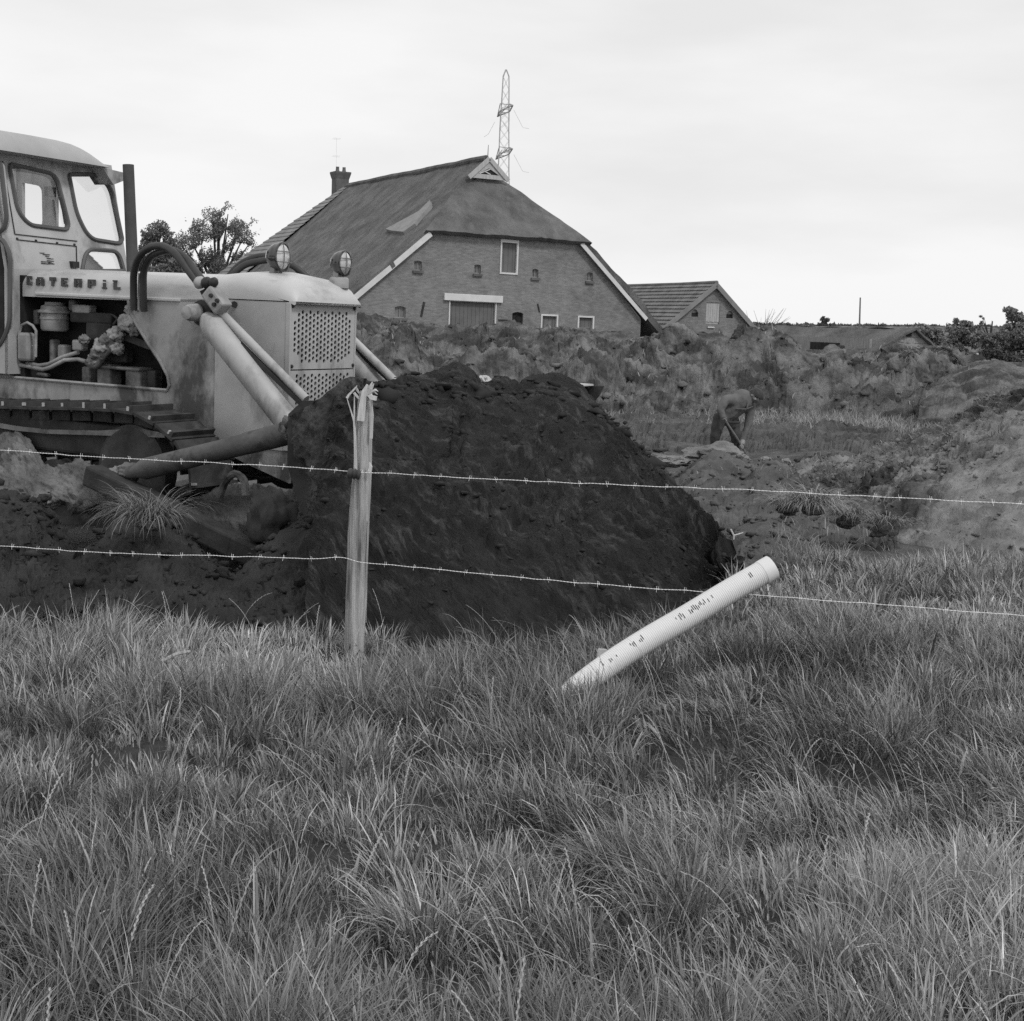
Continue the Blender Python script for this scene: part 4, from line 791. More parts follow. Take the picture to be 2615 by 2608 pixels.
# roof
UR = U0-KR*1.05+.24; ve = [D.on_u(x, y, UR) for x, y in ((0, 383), (282, 430))]; we = ve[0][1]; vfar = ve[1][0]
tp = sorted(D.on_u(x, y, UR) for x, y in ((0, 331), (120, 351), (190, 364), (220, 372), (238, 380), (252, 389), (263, 399), (272, 410), (278, 420), (281, 428))); tv = [p[0] for p in tp]; tw_ = [max(.012, (p[1]-we)*1.22) for p in tp]
vn_ = VN-.16; RS = []; sts = np.r_[np.linspace(vn_, tv[2], 22), np.linspace(tv[2], vfar, 22)[1:]]
for v in sts:
    h = np.interp(v, tv, tw_) if v > tv[0] else tw_[0]
    dn = v-vn_; h = h*min(1, (max(0, dn)/.22+.04))**.45
    sec = [(UR, v, we)]+[(UR-.20*(1-math.cos(t))-.05*t, v, we+h*.95*math.sin(t)) for t in np.linspace(.1, math.pi/2, 10)]+[(UR-.28-1.5*t, v, we+h*(.95+.08*math.sin(math.pi*t))) for t in (.2, .4, .6, .8)]+[(UR-2.0, v, we)]
    RS.append(sec)
m = MB(); m.grid(RS); m.grid([[(UR-2.0*t, v, we-.003) for t in (0, .3, .6, 1)] for v in sts]); m.add(RS[0], [tuple(range(len(RS[0])))]); m.build('cab_roof', M['roofpaint'], dz, True)
bk_ = [D.on_u(x, y, UR-.05) for x, y in ((262, 428), (316, 441), (316, 462), (290, 472))]; MB().plate(bk_, [], lambda a, c, d: (UR-.05-d, a, c), .25).build('visor', M['yellowdirt'], dz)
# --- engine bay
ub, uf_ = S(45, 900, 0)[0], S(430, 960, 0)[0]
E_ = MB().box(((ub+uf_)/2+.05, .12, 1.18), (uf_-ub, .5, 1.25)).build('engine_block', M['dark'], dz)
MB().box((U0+.03, .02, 1.25), (.05, .90, 1.2)).build('bay_shade_panel', M['dark'], dz)  # black panel before the cab front, painting the shade of the bay
c = Vector(S(140, 845, -.30)); c2 = S(140, 772, -.30); hh = c2[2]-c[2]
MB().lathe([(.11, 0), (.125, .02), (.125, .1*1), (.132, .105), (.132, .125), (.125, .13), (.125, hh*.6), (.15, hh*.63), (.15, hh*.70), (.125, hh*.74), (.12, hh*.86), (.09, hh*.9), (.085, hh*1.0)], c, (0, 0, 1), 26).build('air_cleaner', M['lightmetal'], E_, True)
c = Vector(S(68, 886, -.43)); MB().box(c, (.14, .10, .26)).build('fuel_filter', M['lightmetal'], E_, bevel=.025)
MB().tube([S(50, 915, -.47), S(49, 850, -.47), S(56, 830, -.47), S(70, 824, -.47), S(84, 832, -.47), S(92, 845, -.47), S(91, 912, -.47)], .013, 8).build('filter_clamp', M['lightmetal'], E_, True)
r = random.Random(12); k_ = 0
for x, y, dx, dy, dd, mm in ((215, 790, .22, .08, .10, 'lightmetal'), (95, 810, .1, .14, .1, 'greymetal'), (190, 780, .08, .1, .08, 'greymetal'), (262, 848, .30, .16, .12, 'track'), (165, 900, .09, .14, .1, 'lightmetal'), (205, 882, .12, .10, .1, 'lightmetal'), (280, 960, .16, .22, .16, 'greymetal'), (355, 968, .18, .18, .16, 'greymetal'), (230, 965, .1, .2, .12, 'greymetal'), (140, 900, .05, .24, .1, 'greymetal'), (300, 905, .30, .14, .1, 'track'), (315, 940, .55, .03, .2, 'greymetal'), (75, 955, .5, .04, .06, 'greymetal'), (240, 812, .5, .1, .1, 'track'), (395, 975, .1, .2, .1, 'track')):
    MB().box(Vector(S(x, y, -.24-dd*.3)), (dx, dd, dy)).build('engine_part', M[mm], E_, bevel=.018)
def lump(cx, cy, v, r_, sd, m, nm, sq=(1, 1, 1)):
    bmx = bmesh.new(); bmesh.ops.create_icosphere(bmx, subdivisions=4, radius=1)
    for q in bmx.verts:
        n_ = mnoise.fractal(q.co*1.9+Vector((sd, sd*.7, 0)), 1, 2, 4)*.42+mnoise.fractal(q.co*6+Vector((sd, 0, sd)), 1, 2, 3)*.10; q.co = Vector((q.co.x*sq[0], q.co.y*sq[1], q.co.z*sq[2]))*(1+n_)*r_+Vector(S(cx, cy, v))
    me = bpy.data.meshes.new(nm); bmx.to_mesh(me); bmx.free(); me.materials.append(M[m]); o = bpy.data.objects.new(nm, me); COL.objects.link(o); o.parent = dz
    for p in me.polygons: p.use_smooth = True
    return o
for i_, (x, y, R) in enumerate(((338, 790, .06), (358, 792, .055), (330, 825, .09), (345, 840, .07), (295, 855, .075), (278, 872, .08), (262, 885, .08), (250, 905, .075), (240, 922, .06), (215, 868, .05), (300, 890, .06))): lump(x, y, -.42, R, i_*3.1, 'greymetal' if i_ % 2 else 'lightmetal', 'muddy_fitting', (1.1, .8, .9)).parent = E_
MB().tube(spline([S(300, 880, -.40), S(270, 900, -.42), S(240, 935, -.42), S(225, 925, -.42)], 12), .035, 10).build('oil_hose', M['greymetal'], E_, True)
MB().tube([S(x, y, -.43) for x, y in ((-40, 916), (0, 922), (50, 932), (110, 944), (130, 938), (165, 920), (200, 918), (220, 924))], .019, 10).build('oil_pipe', M['lightmetal'], E_, True)
MB().tube([S(x, y, -.40) for x, y in ((-40, 908), (20, 918), (100, 934), (125, 930), (160, 912), (200, 900))], .019, 10).build('oil_pipe', M['lightmetal'], E_, True)
MB().bar(S(310, 857, -.38), S(385, 885, -.38), .02, .06).build('brace_strap', M['track'], E_)
MB().tube(spline([S(255, 820, -.3), S(265, 808, -.3), S(285, 804, -.3), S(300, 815, -.3), S(290, 830, -.3)], 16), .014, 8).build('oil_hose', M['rubber'], E_, True)
# --- hydraulic cylinders: near and far
def cylinder(v, mirrored):
    k = 1 if not mirrored else -1; vv = -.80
    a = Vector(S(541, 830, vv)); c = Vector(S(738, 1080, vv)); r1 = Vector(S(566, 800, vv+.05)); r2 = Vector(S(782, 1020, vv+.05)); ax = (c-a).normalized()
    f = lambda p: Vector((p.x, p.y*k, p.z))
    A = f(a); C_ = f(c); axx = (C_-A).normalized(); L = (C_-A).length
    CY_ = MB().lathe([(.05, -.10), (.082, -.05), (.098, 0), (.103, .03), (.105, L-.02), (.10, L), (.06, L+.02), (.04, L+.35)], A, axx, 28).build('hydraulic_cylinder', M['yellow'], dz, True)
    MB().tube([f(r1), f(r2)], .036, 14).build('guide_tube', M['yellow'], CY_, True)
    MB().bar(f(Vector(S(556, 822, vv+.02))), f(Vector(S(775, 1036, vv+.02))), .04, .03).build('tube_rail', M['blackmetal'], CY_)
    t0 = Vector(S(501, 799, vv-.02)); MB().lathe([(.02, -.13), (.055, -.12), (.07, -.07), (.07, -.02), (.075, 0)], f(t0), (0, k, 0), 18).build('trunnion', M['lightmetal'], CY_, True)
    MB().lathe([(.07, 0), (.105, .005), (.105, .06), (.07, .065)], f(t0+Vector((.03, .02, 0))), (0, k, 0), 20).build('trunnion_ring', M['blackmetal'], CY_, True)
    MB().bar(f(t0+Vector((.02, .06, -.02))), f(Vector(S(501, 799, -.46))), .13, .13).build('trunnion_arm', M['yellowdirt'], CY_)
    y0 = Vector(S(556, 766, vv-.01)); MB().bar(f(Vector(S(536, 742, vv))), f(Vector(S(572, 792, vv))), .13, .13).build('valve_block', M['lightmetal'], CY_, bevel=.02)
    for (x, y) in ((540, 755), (556, 768), (548, 778)): MB().lathe([(.018, 0), (.016, .02)], f(Vector(S(x, y, vv-.065))), (0, -k, 0), 8).build('bolt', M['blackmetal'], CY_)
    MB().bar(f(Vector(S(520, 740, vv+.02))), f(Vector(S(560, 812, vv+.08))), .06, .06).build('yoke', M['blackmetal'], CY_)
    for i_, (x, y, R) in enumerate(((510, 722, .05), (527, 722, .045), (545, 722, .04))): 
        p = f(Vector(S(x, y, vv-.02))); MB().lathe([(.02, -R), (R*.9, -R*.5), (R, 0), (R*.9, R*.5), (.02, R)], p, (.6, 0, .8), 14).build('hose_fitting', M['lightmetal'] if i_ == 0 else M['blackmetal'], CY_, True)
    h = spline([S(342, 792, -.56), S(341, 740, -.58), S(343, 690, -.62), S(356, 655, -.66), S(384, 632, -.7), S(412, 628, -.74), S(440, 642, -.78), S(480, 690, -.8), S(506, 724, -.8)], 40); h2 = spline([S(368, 796, -.54), S(366, 740, -.56), S(368, 690, -.58), S(384, 658, -.62), S(406, 645, -.66), S(440, 640, -.7), S(470, 656, -.74), S(500, 695, -.78), S(522, 722, -.78)], 40)
    for q in (h, h2): MB().tube([f(Vector(p)) for p in q], .031, 12).build('hydraulic_hose', M['rubber'], CY_, True)
    MB().tube([f(Vector(S(357, 698, -.55))), f(Vector(S(355, 792, -.55)))], .014, 8).build('hose_pipe', M['lightmetal'], CY_, True)
cylinder(-.80, False); cylinder(.80, True)
# --- crawler tracks: shoes with grousers, links, rollers, idler
TI, TO = -.70, -1.22
def track(k):
    path = [S2(x, y, TO) for x, y in ((-420, 1030), (-200, 1034), (0, 1037), (100, 1040), (200, 1041), (300, 1046), (345, 1055), (400, 1085), (450, 1130), (485, 1190), (490, 1260))]; fl = [(path[-1][0]-.10, .14), (path[-1][0]-.3, .05), (path[0][0]+.2, .05), (path[0][0]-.4, .35), (path[0][0]-.3, path[0][1]-.15)]
    P = [Vector((u, 0, w)) for u, w in path+fl]; P.append(P[0]); d = [0]
    for i in range(len(P)-1): d.append(d[-1]+(P[i+1]-P[i]).length)
    n = int(round(d[-1]/.235)); first = None; TR = MB().box(((path[0][0]+path[6][0])/2, k*(TI+TO)/2, .50), (path[6][0]-path[0][0]-.1, .20, .28)).build('track_frame', M['track'], dz, bevel=.03)
    def at(s):
        s %= d[-1]
        for i in range(len(P)-1):
            if s <= d[i+1]: t = (s-d[i])/(d[i+1]-d[i]); return P[i].lerp(P[i+1], t), (P[i+1]-P[i]).normalized()
    sm = None; lm = None
    for j in range(n):
        a, t1 = at(j*.235-.06); b_, _ = at(j*.235+.06); t = (b_-a).normalized(); c = (a+b_)/2; up = Vector((-t.z, 0, t.x)); R3 = Matrix((t, Vector((0, 1, 0)), up)).transposed().to_4x4()
        if sm is None:
            q = MB(); q.box((0, 0, -.012), (.212, abs(TO-TI), .022)); q.box((.07, 0, .022), (.022, abs(TO-TI)-.01, .05)); q.box((-.09, 0, -.02), (.02, abs(TO-TI)-.01, .03)); sm = q.build('track_shoe', M['track'], TR); o = sm
            ww = MB(); ww.box((.07, -(abs(TO-TI)/2-.008), .022), (.026, .022, .054)); lm = ww.build('worn_end_highlight', M['bright'], TR); l_ = lm  # small pale box paints the highlight of a worn grouser end
        else: o = copy_obj(sm, TR); l_ = copy_obj(lm, TR)
        jit = Matrix.Translation((0, 0, 0)); mx_ = Matrix.Translation(c+Vector((0, k*(TI+TO)/2, 0))) @ R3; o.matrix_local = mx_; l_.matrix_local = (mx_ if k > 0 else mx_ @ Matrix.Translation((0, abs(TO-TI)-.016, 0))) @ Matrix.Translation((0, 0, .022)) @ Matrix.Diagonal((random.uniform(.6, 1.0), 1, random.uniform(.45, .95), 1)) @ Matrix.Translation((0, 0, -.022))
    lk = MB()
    for j in range(n):
        a, _ = at(j*.235); b_, _ = at(j*.235+.20); cc = Vector((0, k*(TI+TO)/2, 0)); t = (b_-a).normalized(); up = Vector((-t.z, 0, t.x))
        for s_ in (-.085, .085): lk.bar(a+cc+Vector((0, s_, 0))-up*.075, b_+cc+Vector((0, s_, 0))-up*.075, .035, .085)
    lk.build('track_chain', M['track'], TR)
    ic = Vector(S(352, 1195, TO+.18)); ic.y *= 1 if k > 0 else -1; ID = MB().lathe([(.06, -.10), (.31, -.10), (.345, -.07), (.36, -.07), (.36, .07), (.345, .07), (.31, .10), (.06, .10)], ic, (0, 1, 0), 36).build('idler', M['track'], TR, True)
    for i_ in range(6): MB().lathe([(.03, -.11), (.10, -.11), (.10, -.06), (.085, -.05), (.085, .05), (.10, .06), (.10, .11), (.03, .11)], (ic.x-.5-i_*.36, ic.y, .21), (0, 1, 0), 18).build('track_roller', M['track'], TR, True)
    sb = MB(); s0 = poly([(-300, 1098), (-60, 1070), (40, 1088), (120, 1097), (250, 1100), (360, 1094), (420, 1108), (420, 1118), (250, 1112), (120, 1108), (40, 1100), (-60, 1084), (-300, 1112)], TO+.1); sb.plate(s0, [], lambda a, c, d: (a, k*(TO+.1)+d, c), .015); sb.build('chain_highlight', M['greymetal'], TR)  # pale strip added as the painted highlight along the chain
    return TR
track(1); track(-1)
# --- push arm, brace, blade
PV = -1.50
pa = [S(232, 1212, PV), S(330, 1258, PV), S(450, 1318, PV), S(600, 1392, PV), S(760, 1465, PV)]
m = MB(); 
for i in range(4): m.bar(pa[i], Vector(pa[i+1])+(Vector(pa[i+1])-Vector(pa[i])).normalized()*.02, .17, .17)
PA = m.build('push_arm', M['track'], dz, bevel=.02)
b0 = Vector(S(330, 1208, PV+.05)); b1_ = Vector(S(762, 1100, PV+.15)); MB().tube([b0, b0.lerp(b1_, .06), b0.lerp(b1_, .10), b0.lerp(b1_, .55), b0.lerp(b1_, .86), b1_], [.05, .06, .085, .078, .088, .085], 18).build('brace', M['bracesteel'], dz, True)
def dpt(l, v): return [D.pt(*S(x, y, v)) for x, y in l]
mr = [dpt([(-140, 1100), (0, 1106), (60, 1110), (88, 1140), (120, 1178), (170, 1180), (215, 1180), (262, 1206)], -1.12), dpt([(-140, 1150), (0, 1150), (70, 1160), (110, 1195), (170, 1198), (225, 1200), (268, 1222)], -1.24), dpt([(-140, 1225), (0, 1222), (80, 1222), (160, 1232), (225, 1240), (275, 1250)], -1.38), dpt([(-140, 1300), (0, 1290), (80, 1285), (160, 1285), (230, 1290), (290, 1290)], -1.46), dpt([(-140, 1330), (0, 1320), (160, 1310), (300, 1310)], -1.3)]
cmd_, _ = loft('caked_mud', mr, 150, 90, M['mud'], .085, 3.0, 333, 7, gain=.66, kind='x'); del cmd_['kind']; cmd_.parent = dz; cmd_.matrix_parent_inverse = D.matrix().inverted()
mr = [dpt([(430, 1262), (520, 1252), (620, 1245), (760, 1250)], -.95), dpt([(420, 1290), (520, 1280), (620, 1275), (760, 1290)], -1.15), dpt([(410, 1340), (520, 1350), (640, 1380), (780, 1420)], -1.35), dpt([(400, 1420), (520, 1450), (640, 1480), (780, 1500)], -1.4)]
cmd_, _ = loft('caked_mud', mr, 110, 70, M['endmud'], .08, 3.0, 334, 7, gain=.66, kind='x'); del cmd_['kind']; cmd_.parent = dz; cmd_.matrix_parent_inverse = D.matrix().inverted()
for i_, (x, y, R, mm) in enumerate(((300, 1212, .08, 'greymetal'), (335, 1205, .09, 'mud'), (255, 1218, .09, 'mud'))): lump(x, y, -1.40, R, i_*2.3+40, mm, 'caked_mud', (1.35, .8, .75))
q = poly([(-200, 1290), (100, 1285), (260, 1300), (330, 1320), (330, 1345), (240, 1345), (120, 1335), (-200, 1330)], -1.40); MB().plate(q, [], side(-1.40), .3).build('track_guard', M['track'], dz)
MB().tube(spline([S(560, 1270, -1.2), S(580, 1225, -1.2), S(600, 1210, -1.2), S(620, 1222, -1.2), S(628, 1265, -1.2)], 14), .03, 8).build('tow_loop', M['greymetal'], dz, True)
# blade: curved mouldboard with end plates
UB, BL = 1.62, 1.92
prof = [(-.04, 1.02), (-.11, .95), (-.17, .85), (-.18, .6), (-.13, .35), (-.02, .14), (.08, .02)]
P1 = [[(UB+a, v, w) for a, w in prof] for v in np.linspace(-BL, BL, 14)]; P2 = [[(UB+a-.05, v, w) for a, w in prof] for v in np.linspace(-BL, BL, 14)]
m = MB(); m.grid(P1); m.grid(P2); m.grid([[r[0] for r in P1], [r[0] for r in P2]]); m.grid([[r[-1] for r in P1], [r[-1] for r in P2]]); m.grid([P1[0], P2[0]]); m.grid([P1[-1], P2[-1]]); BLD = m.build('blade', M['track'], dz, True)
for v in (-BL, BL-.03):
    e_ = [(UB-.5, .95), (UB-.38, 1.05), (UB-.02, 1.08), (UB+.16, 1.09), (UB+.12, 1.0), (UB+.0, .85), (UB-.05, .6), (UB+.0, .3), (UB+.12, .02), (UB-.15, .02), (UB-.38, .3), (UB-.5, .6)]
    MB().plate(e_, [], side(v), .04).build('end_plate', M['track'], BLD)
for w in (.25, .62, .9): MB().bar((UB-.3, -BL+.05, w), (UB-.3, BL-.05, w), .14, .08).build('blade_rib', M['track'], BLD)
MB().box((UB-.08, BL-.2, 1.095), (.3, .34, .015)).build('blade_corner', M['plaster'], BLD)
mr = [pxd([(716, 1092, 9.6), (728, 1150, 9.6), (745, 1250, 9.55), (760, 1350, 9.5), (770, 1490, 9.4)]), pxd([(778, 1042, 9.25), (785, 1150, 9.2), (795, 1260, 9.15), (800, 1360, 9.1), (805, 1510, 9.0)]), pxd([(838, 998, 9.12), (842, 1110, 9.05), (836, 1230, 9.05), (836, 1350, 9.0), (842, 1530, 8.9)]), pxd([(890, 964, 9.2), (886, 1060, 9.15), (866, 1150, 9.12), (858, 1300, 9.1), (858, 1550, 9.0)]), pxd([(945, 968, 9.7), (925, 1080, 9.6), (885, 1200, 9.5), (872, 1300, 9.5), (870, 1550, 9.4)])]
cmd_, _ = loft('caked_mud', mr, 110, 90, M['endmud'], .075, 3.2, 222, 7, gain=.66, kind='x'); del cmd_['kind']; cmd_.parent = dz; cmd_.matrix_parent_inverse = D.matrix().inverted()
for i_, (x, y, v, R, mm) in enumerate(((735, 1092, -1.7, .07, 'mud'), (700, 1330, -1.45, .2, 'track'), (770, 1060, -1.7, .06, 'track'))): lump(x, y, v, R, i_*1.7+90, mm, 'caked_mud', (1, .6, 1.2))

# ================================================================ GRASS
def blades(name, root, az, L, lean, bend, wid, tone, K, m, label, flat=None):
    n = len(root); k = np.arange(K+1)/K; th = lean[:, None]+bend[:, None]*k[None]**1.25
    st = (L/K)[:, None]; dh = np.sin(th)*st; dz = np.cos(th)*st
    h = np.concatenate([np.zeros((n, 1)), np.cumsum(dh[:, :-1], 1)], 1); z = np.concatenate([np.zeros((n, 1)), np.cumsum(dz[:, :-1], 1)], 1)
    ca, sa = np.cos(az), np.sin(az); C = np.stack([root[:, 0:1]+h*ca[:, None], root[:, 1:2]+h*sa[:, None], root[:, 2:3]+z], -1)
    tw = az+math.pi/2+RNG.normal(0, .7, n); w = wid[:, None]*(.75+.25*np.sin(np.minimum(k*2.6, math.pi/2)))[None]*(1-.92*k[None]**3); wx = np.cos(tw)[:, None]*w*.5; wy = np.sin(tw)[:, None]*w*.5
    A = C.copy(); A[..., 0] -= wx; A[..., 1] -= wy; B = C.copy(); B[..., 0] += wx; B[..., 1] += wy
    V = np.stack([A[:, :K], B[:, :K]], 2).reshape(n, 2*K, 3); V = np.concatenate([V, C[:, K:K+1]], 1); nv = 2*K+1
    base = (np.arange(n)*nv)[:, None, None]; q = np.array([[2*i, 2*i+1, 2*i+3, 2*i+2] for i in range(K-1)])
    F4 = (q[None]+base).reshape(-1, 4); F3 = (np.array([[2*K-2, 2*K-1, 2*K]])[None]+base).reshape(-1, 3)
    o = mesh_np(name, V.reshape(-1, 3), F4, F3, m); set_tone(o, np.repeat(tone, nv)); tag(o, label, kind='stuff'); return o
def field(dens, per, y0, y1, K, wid, seed, label, xr=None, hs=1.0):
    r = np.random.default_rng(seed); area = (y1**2-y0**2)*.47+(y1-y0)*1.2 if not xr else (xr[1]-xr[0])*(y1-y0); n = int(area*dens)
    ty = np.sqrt(r.random(n)*(y1**2-y0**2)+y0**2); tx = (r.random(n)*2-1)*(ty*.47+.60)
    if xr: tx = r.uniform(xr[0], xr[1], n); ty = r.uniform(y0, y1, n)
    ok = ty < edge(tx)+.04; tx, ty = tx[ok], ty[ok]; n = len(tx)
    vig = np.clip(.80+.85*fbm(tx*1.1+40, ty*1.1, 3, 51), .56, 1.4)                        # where the sward is tall or trampled
    big = r.random(n) < .40*np.clip(vig, .3, 1.2); hgt = vig*np.where(big, r.uniform(.95, 1.5, n), r.uniform(.42, .75, n)); rad_c = np.where(big, r.uniform(.07, .15, n), r.uniform(.08, .15, n))
    fa = math.pi*.80+2.2*fbm(tx*.8+7, ty*.8+3, 2, 71)+np.where(tx < -.3, -1.2*np.clip(-tx-.3, 0, 1), 0)+r.normal(0, .5, n); fl = np.clip(.30+.65*fbm(tx*.9+1, ty*.9+5, 2, 83)+r.normal(0, .12, n), .02, .9)
    cnt = r.poisson(per*np.where(big, 1.5, .7)); ti = np.repeat(np.arange(n), cnt); N = len(ti); rr = rad_c[ti]*r.random(N)**.6; ra = r.uniform(0, 6.283, N); x = tx[ti]+rr*np.cos(ra); y = ty[ti]+rr*np.sin(ra); q = rr/rad_c[ti]
    fan = np.where(big, .85, .45)[ti]
    vx = np.cos(fa)[ti]*fl[ti]+np.cos(ra)*q*fan+r.normal(0, .26, N); vy = np.sin(fa)[ti]*fl[ti]*.8+np.sin(ra)*q*fan+r.normal(0, .26, N)
    az = np.arctan2(vy, vx)+r.normal(0, .15, N); tilt = np.hypot(vx, vy); L = .215*hgt[ti]*r.uniform(.5, 1.25, N)*hs*(1-.22*sstep(4.3, 6.0, ty)[ti])
    lean = np.clip(tilt*.55, 0, 1.1); bend = np.clip(tilt*.9*r.uniform(.3, 1.7, N)+r.exponential(.42, N), .03, 2.3)
    root = np.stack([x, y, ground(x, y)-.012], -1); keep = y < edge(x)+.03
    dry = r.random(N) < .09; tone = np.clip(r.normal(1, .32, N)*(r.normal(1, .17, n)*(1+.45*fbm(tx*.8, ty*.8, 2, 99)))[ti], .4, 1.7)*np.where(dry, 1.7, 1); w = wid*np.exp(r.normal(0, .38, N))
    return blades('grass', root[keep], az[keep], L[keep], lean[keep], bend[keep], w[keep], tone[keep], K, M['grass'], label)
field(106, 90, 2.0, 4.4, 4, .0037, 201, 'long tangled meadow grass in the foreground', hs=.90)
field(100, 64, 4.3, 7.2, 3, .0045, 202, 'long meadow grass running up to the fence')
field(70, 40, 6.9, 12.5, 3, .0070, 203, 'meadow grass right of the pipe up to the loose earth', xr=(.3, 6.0))
field(420, 55, 5.1, 5.62, 4, .0042, 204, 'grass standing round the foot of the white pipe', xr=(.02, .42), hs=.9)
# rough grass: strip below the spoil ridge, sparse growth on the humps
def rough(name, xy, z, h, wid, seed, label, m='roughgrass'):
    r = np.random.default_rng(seed); N = len(xy); root = np.c_[xy, z]
    return blades(name, root, r.uniform(0, 6.283, N), h*r.uniform(.5, 1.3, N), r.uniform(0, .9, N), r.uniform(.1, 1.4, N), wid*r.uniform(.6, 1.3, N), np.clip(r.normal(1, .2, N), .5, 1.6), 3, M[m], label)
r_ = np.random.default_rng(5); nn = 15000; yy = 30.5+6.5*r_.random(nn); xx = r_.uniform(-2, 14.5, nn); kp = fbm(xx*.5, yy*.5, 3, 12)+.35 > .15; xx, yy = xx[kp], yy[kp]
rough('rough_grass', np.c_[xx, yy], ground(xx, yy)-.02, .34, .022, 6, 'pale rough grass in a strip below the spoil ridge')
for nm, cnt, h, wd, sd in (('earth_hump.001', 1700, .13, .005, 31), ('earth_ridge', 1500, .18, .03, 32), ('earth_slope', 700, .12, .009, 33), ('earth_hump', 900, .14, .008, 34)):
    o = bpy.data.objects[nm]; p, _ = on_loft(o, cnt*3, sd, .1, .2); kp = fbm(p[:, 0]*.9, p[:, 1]*.9+p[:, 2], 3, sd) > .12; p = p[kp][:cnt]
    rough('weeds', p[:, :2], p[:, 2]-.01, h, wd, sd, {'earth_hump.001': 'thin grass sprouting on the near hump', 'earth_ridge': 'weeds overgrowing the spoil ridge', 'earth_slope': 'few weeds on the tumbled slope', 'earth_hump': 'weeds on the hump by the digging man'}[nm])
# ryegrass seed stalks with alternate spikelets
def stalks(n, y0, y1, seed, hs, xs=None):
    r = np.random.default_rng(seed); V = []; F = []
    ty = np.sqrt(r.random(n)*(y1**2-y0**2)+y0**2); tx = (r.random(n)*2-1)*(ty*.39+.25) if xs is None else r.uniform(xs[0], xs[1], n)
    for i in range(n):
        x, y = tx[i], ty[i]
        if y > edge(x): continue
        if x < -.1 and r.random() < .62: continue
        z = float(ground(x, y)); L = hs*r.uniform(.7, 1.25); az = math.pi*.86+r.normal(0, .6)+(-1.3 if x < -.2 and r.random() < .6 else 0); th = r.uniform(.15, .6); be = r.uniform(.3, 1.5); K = 12; p = np.array([x, y, z]); pts = [p.copy()]; d = None; ds = []
        for k in range(K):
            t = th+be*(k/K)**1.5; d = np.array([math.sin(t)*math.cos(az), math.sin(t)*math.sin(az), math.cos(t)]); p = p+d*L/K; pts.append(p.copy()); ds.append(d)
        ds.append(d); side = np.array([-math.sin(az+.6), math.cos(az+.6), 0]); side2 = np.cross(side, [0, 0, 1.])
        for s_ in (side, side2):
            o = len(V); wv = .0011
            for q in pts: V.append(q-s_*wv); V.append(q+s_*wv)
            for k in range(K): F.append((o+2*k, o+2*k+1, o+2*k+3, o+2*k+2))
        ns = int(r.integers(11, 17)); sl = (.0090 if y1 < 5 else .0080)*r.uniform(.8, 1.2)
        for j in range(ns):
            f = .55+.44*j/ns; kk = f*K; k0 = int(kk); q = pts[k0]+(pts[min(k0+1, K)]-pts[k0])*(kk-k0); d = ds[k0]; sg = 1 if j % 2 else -1
            tip = q+d*sl*1.5+side*sg*sl*.34; b = q+d*sl*.7+side*sg*sl*.42; c = q+d*sl*.8+side*sg*.001
            o = len(V); V.extend([q, b, tip, c]); F.append((o, o+1, o+2, o+3)); o = len(V); nn_ = side2*.0017; V.extend([q, b+nn_, tip, c-nn_]); F.append((o, o+1, o+2, o+3))
    o = mesh_np('seed_stalks', np.array(V), np.array(F), np.zeros((0, 3), int), M['stalk']); return o
tag(stalks(280, 2.3, 4.6, 301, .33), 'pale ryegrass seed stalks standing above the near grass', kind='stuff')
tag(stalks(260, 4.4, 6.95, 302, .31), 'pale ryegrass seed stalks standing along the fence', kind='stuff')
tag(stalks(110, 6.0, 11, 303, .30, (.6, 5.5)), 'pale ryegrass seed stalks right of the pipe', kind='stuff')

# ================================================================ FENCE, PIPE, MAN AND SMALL THINGS
pb = at_z(905, 1665, 0); fa_ = math.atan2(5.68-6.95, 2.1+2.6); FE = Frame((pb[0], pb[1], 0), fa_)
def FP(x, y, v=0): u, w = FE.on_v(x, y, v); return FE.pt(u, v, w)
prof = [(1012, 917, 946), (1025, 915, 951), (1070, 911, 950), (1120, 908, 949), (1196, 904, 948), (1250, 899, 946), (1304, 894, 943), (1360, 890, 940), (1420, 889, 938), (1520, 885, 934), (1636, 881, 929), (1700, 879, 927)]
ro = []; seg = 22
for i, (y, xl, xr) in enumerate(prof):
    a = FP(xl, y); c = FP(xr, y); ce = (a+c)/2; R = np.linalg.norm(c-a)/2; row = []
    for k in range(seg):
        th = 2*math.pi*k/seg; q = .10*float(fbm(np.array([th*1.6]), np.array([i*.35]), 3, 66)[0])-(.10 if k in (5, 15, 16) else 0); q *= .7
        row.append(ce+(math.cos(th)*FE.u+math.sin(th)*FE.v)*R*(1+q*(abs(math.sin(th)))**.5)+np.array([0, 0, (.03*math.sin(3*th+1) if i == 0 else 0)]))
    ro.append(row)
post = empty('fence_post', FE.matrix(), 'weathered round fence post with a splintered split top', 'fence post'); IM = FE.matrix().inverted()
def L_(p): return tuple(IM @ Vector(p))
m = MB(); m.grid([[L_(p) for p in r] for r in ro], True); m.add([L_(p) for p in ro[0]], [tuple(range(seg))]); m.add([L_(p) for p in ro[-1]], [tuple(range(seg))]); m.build('shaft', M['post'], post, True)
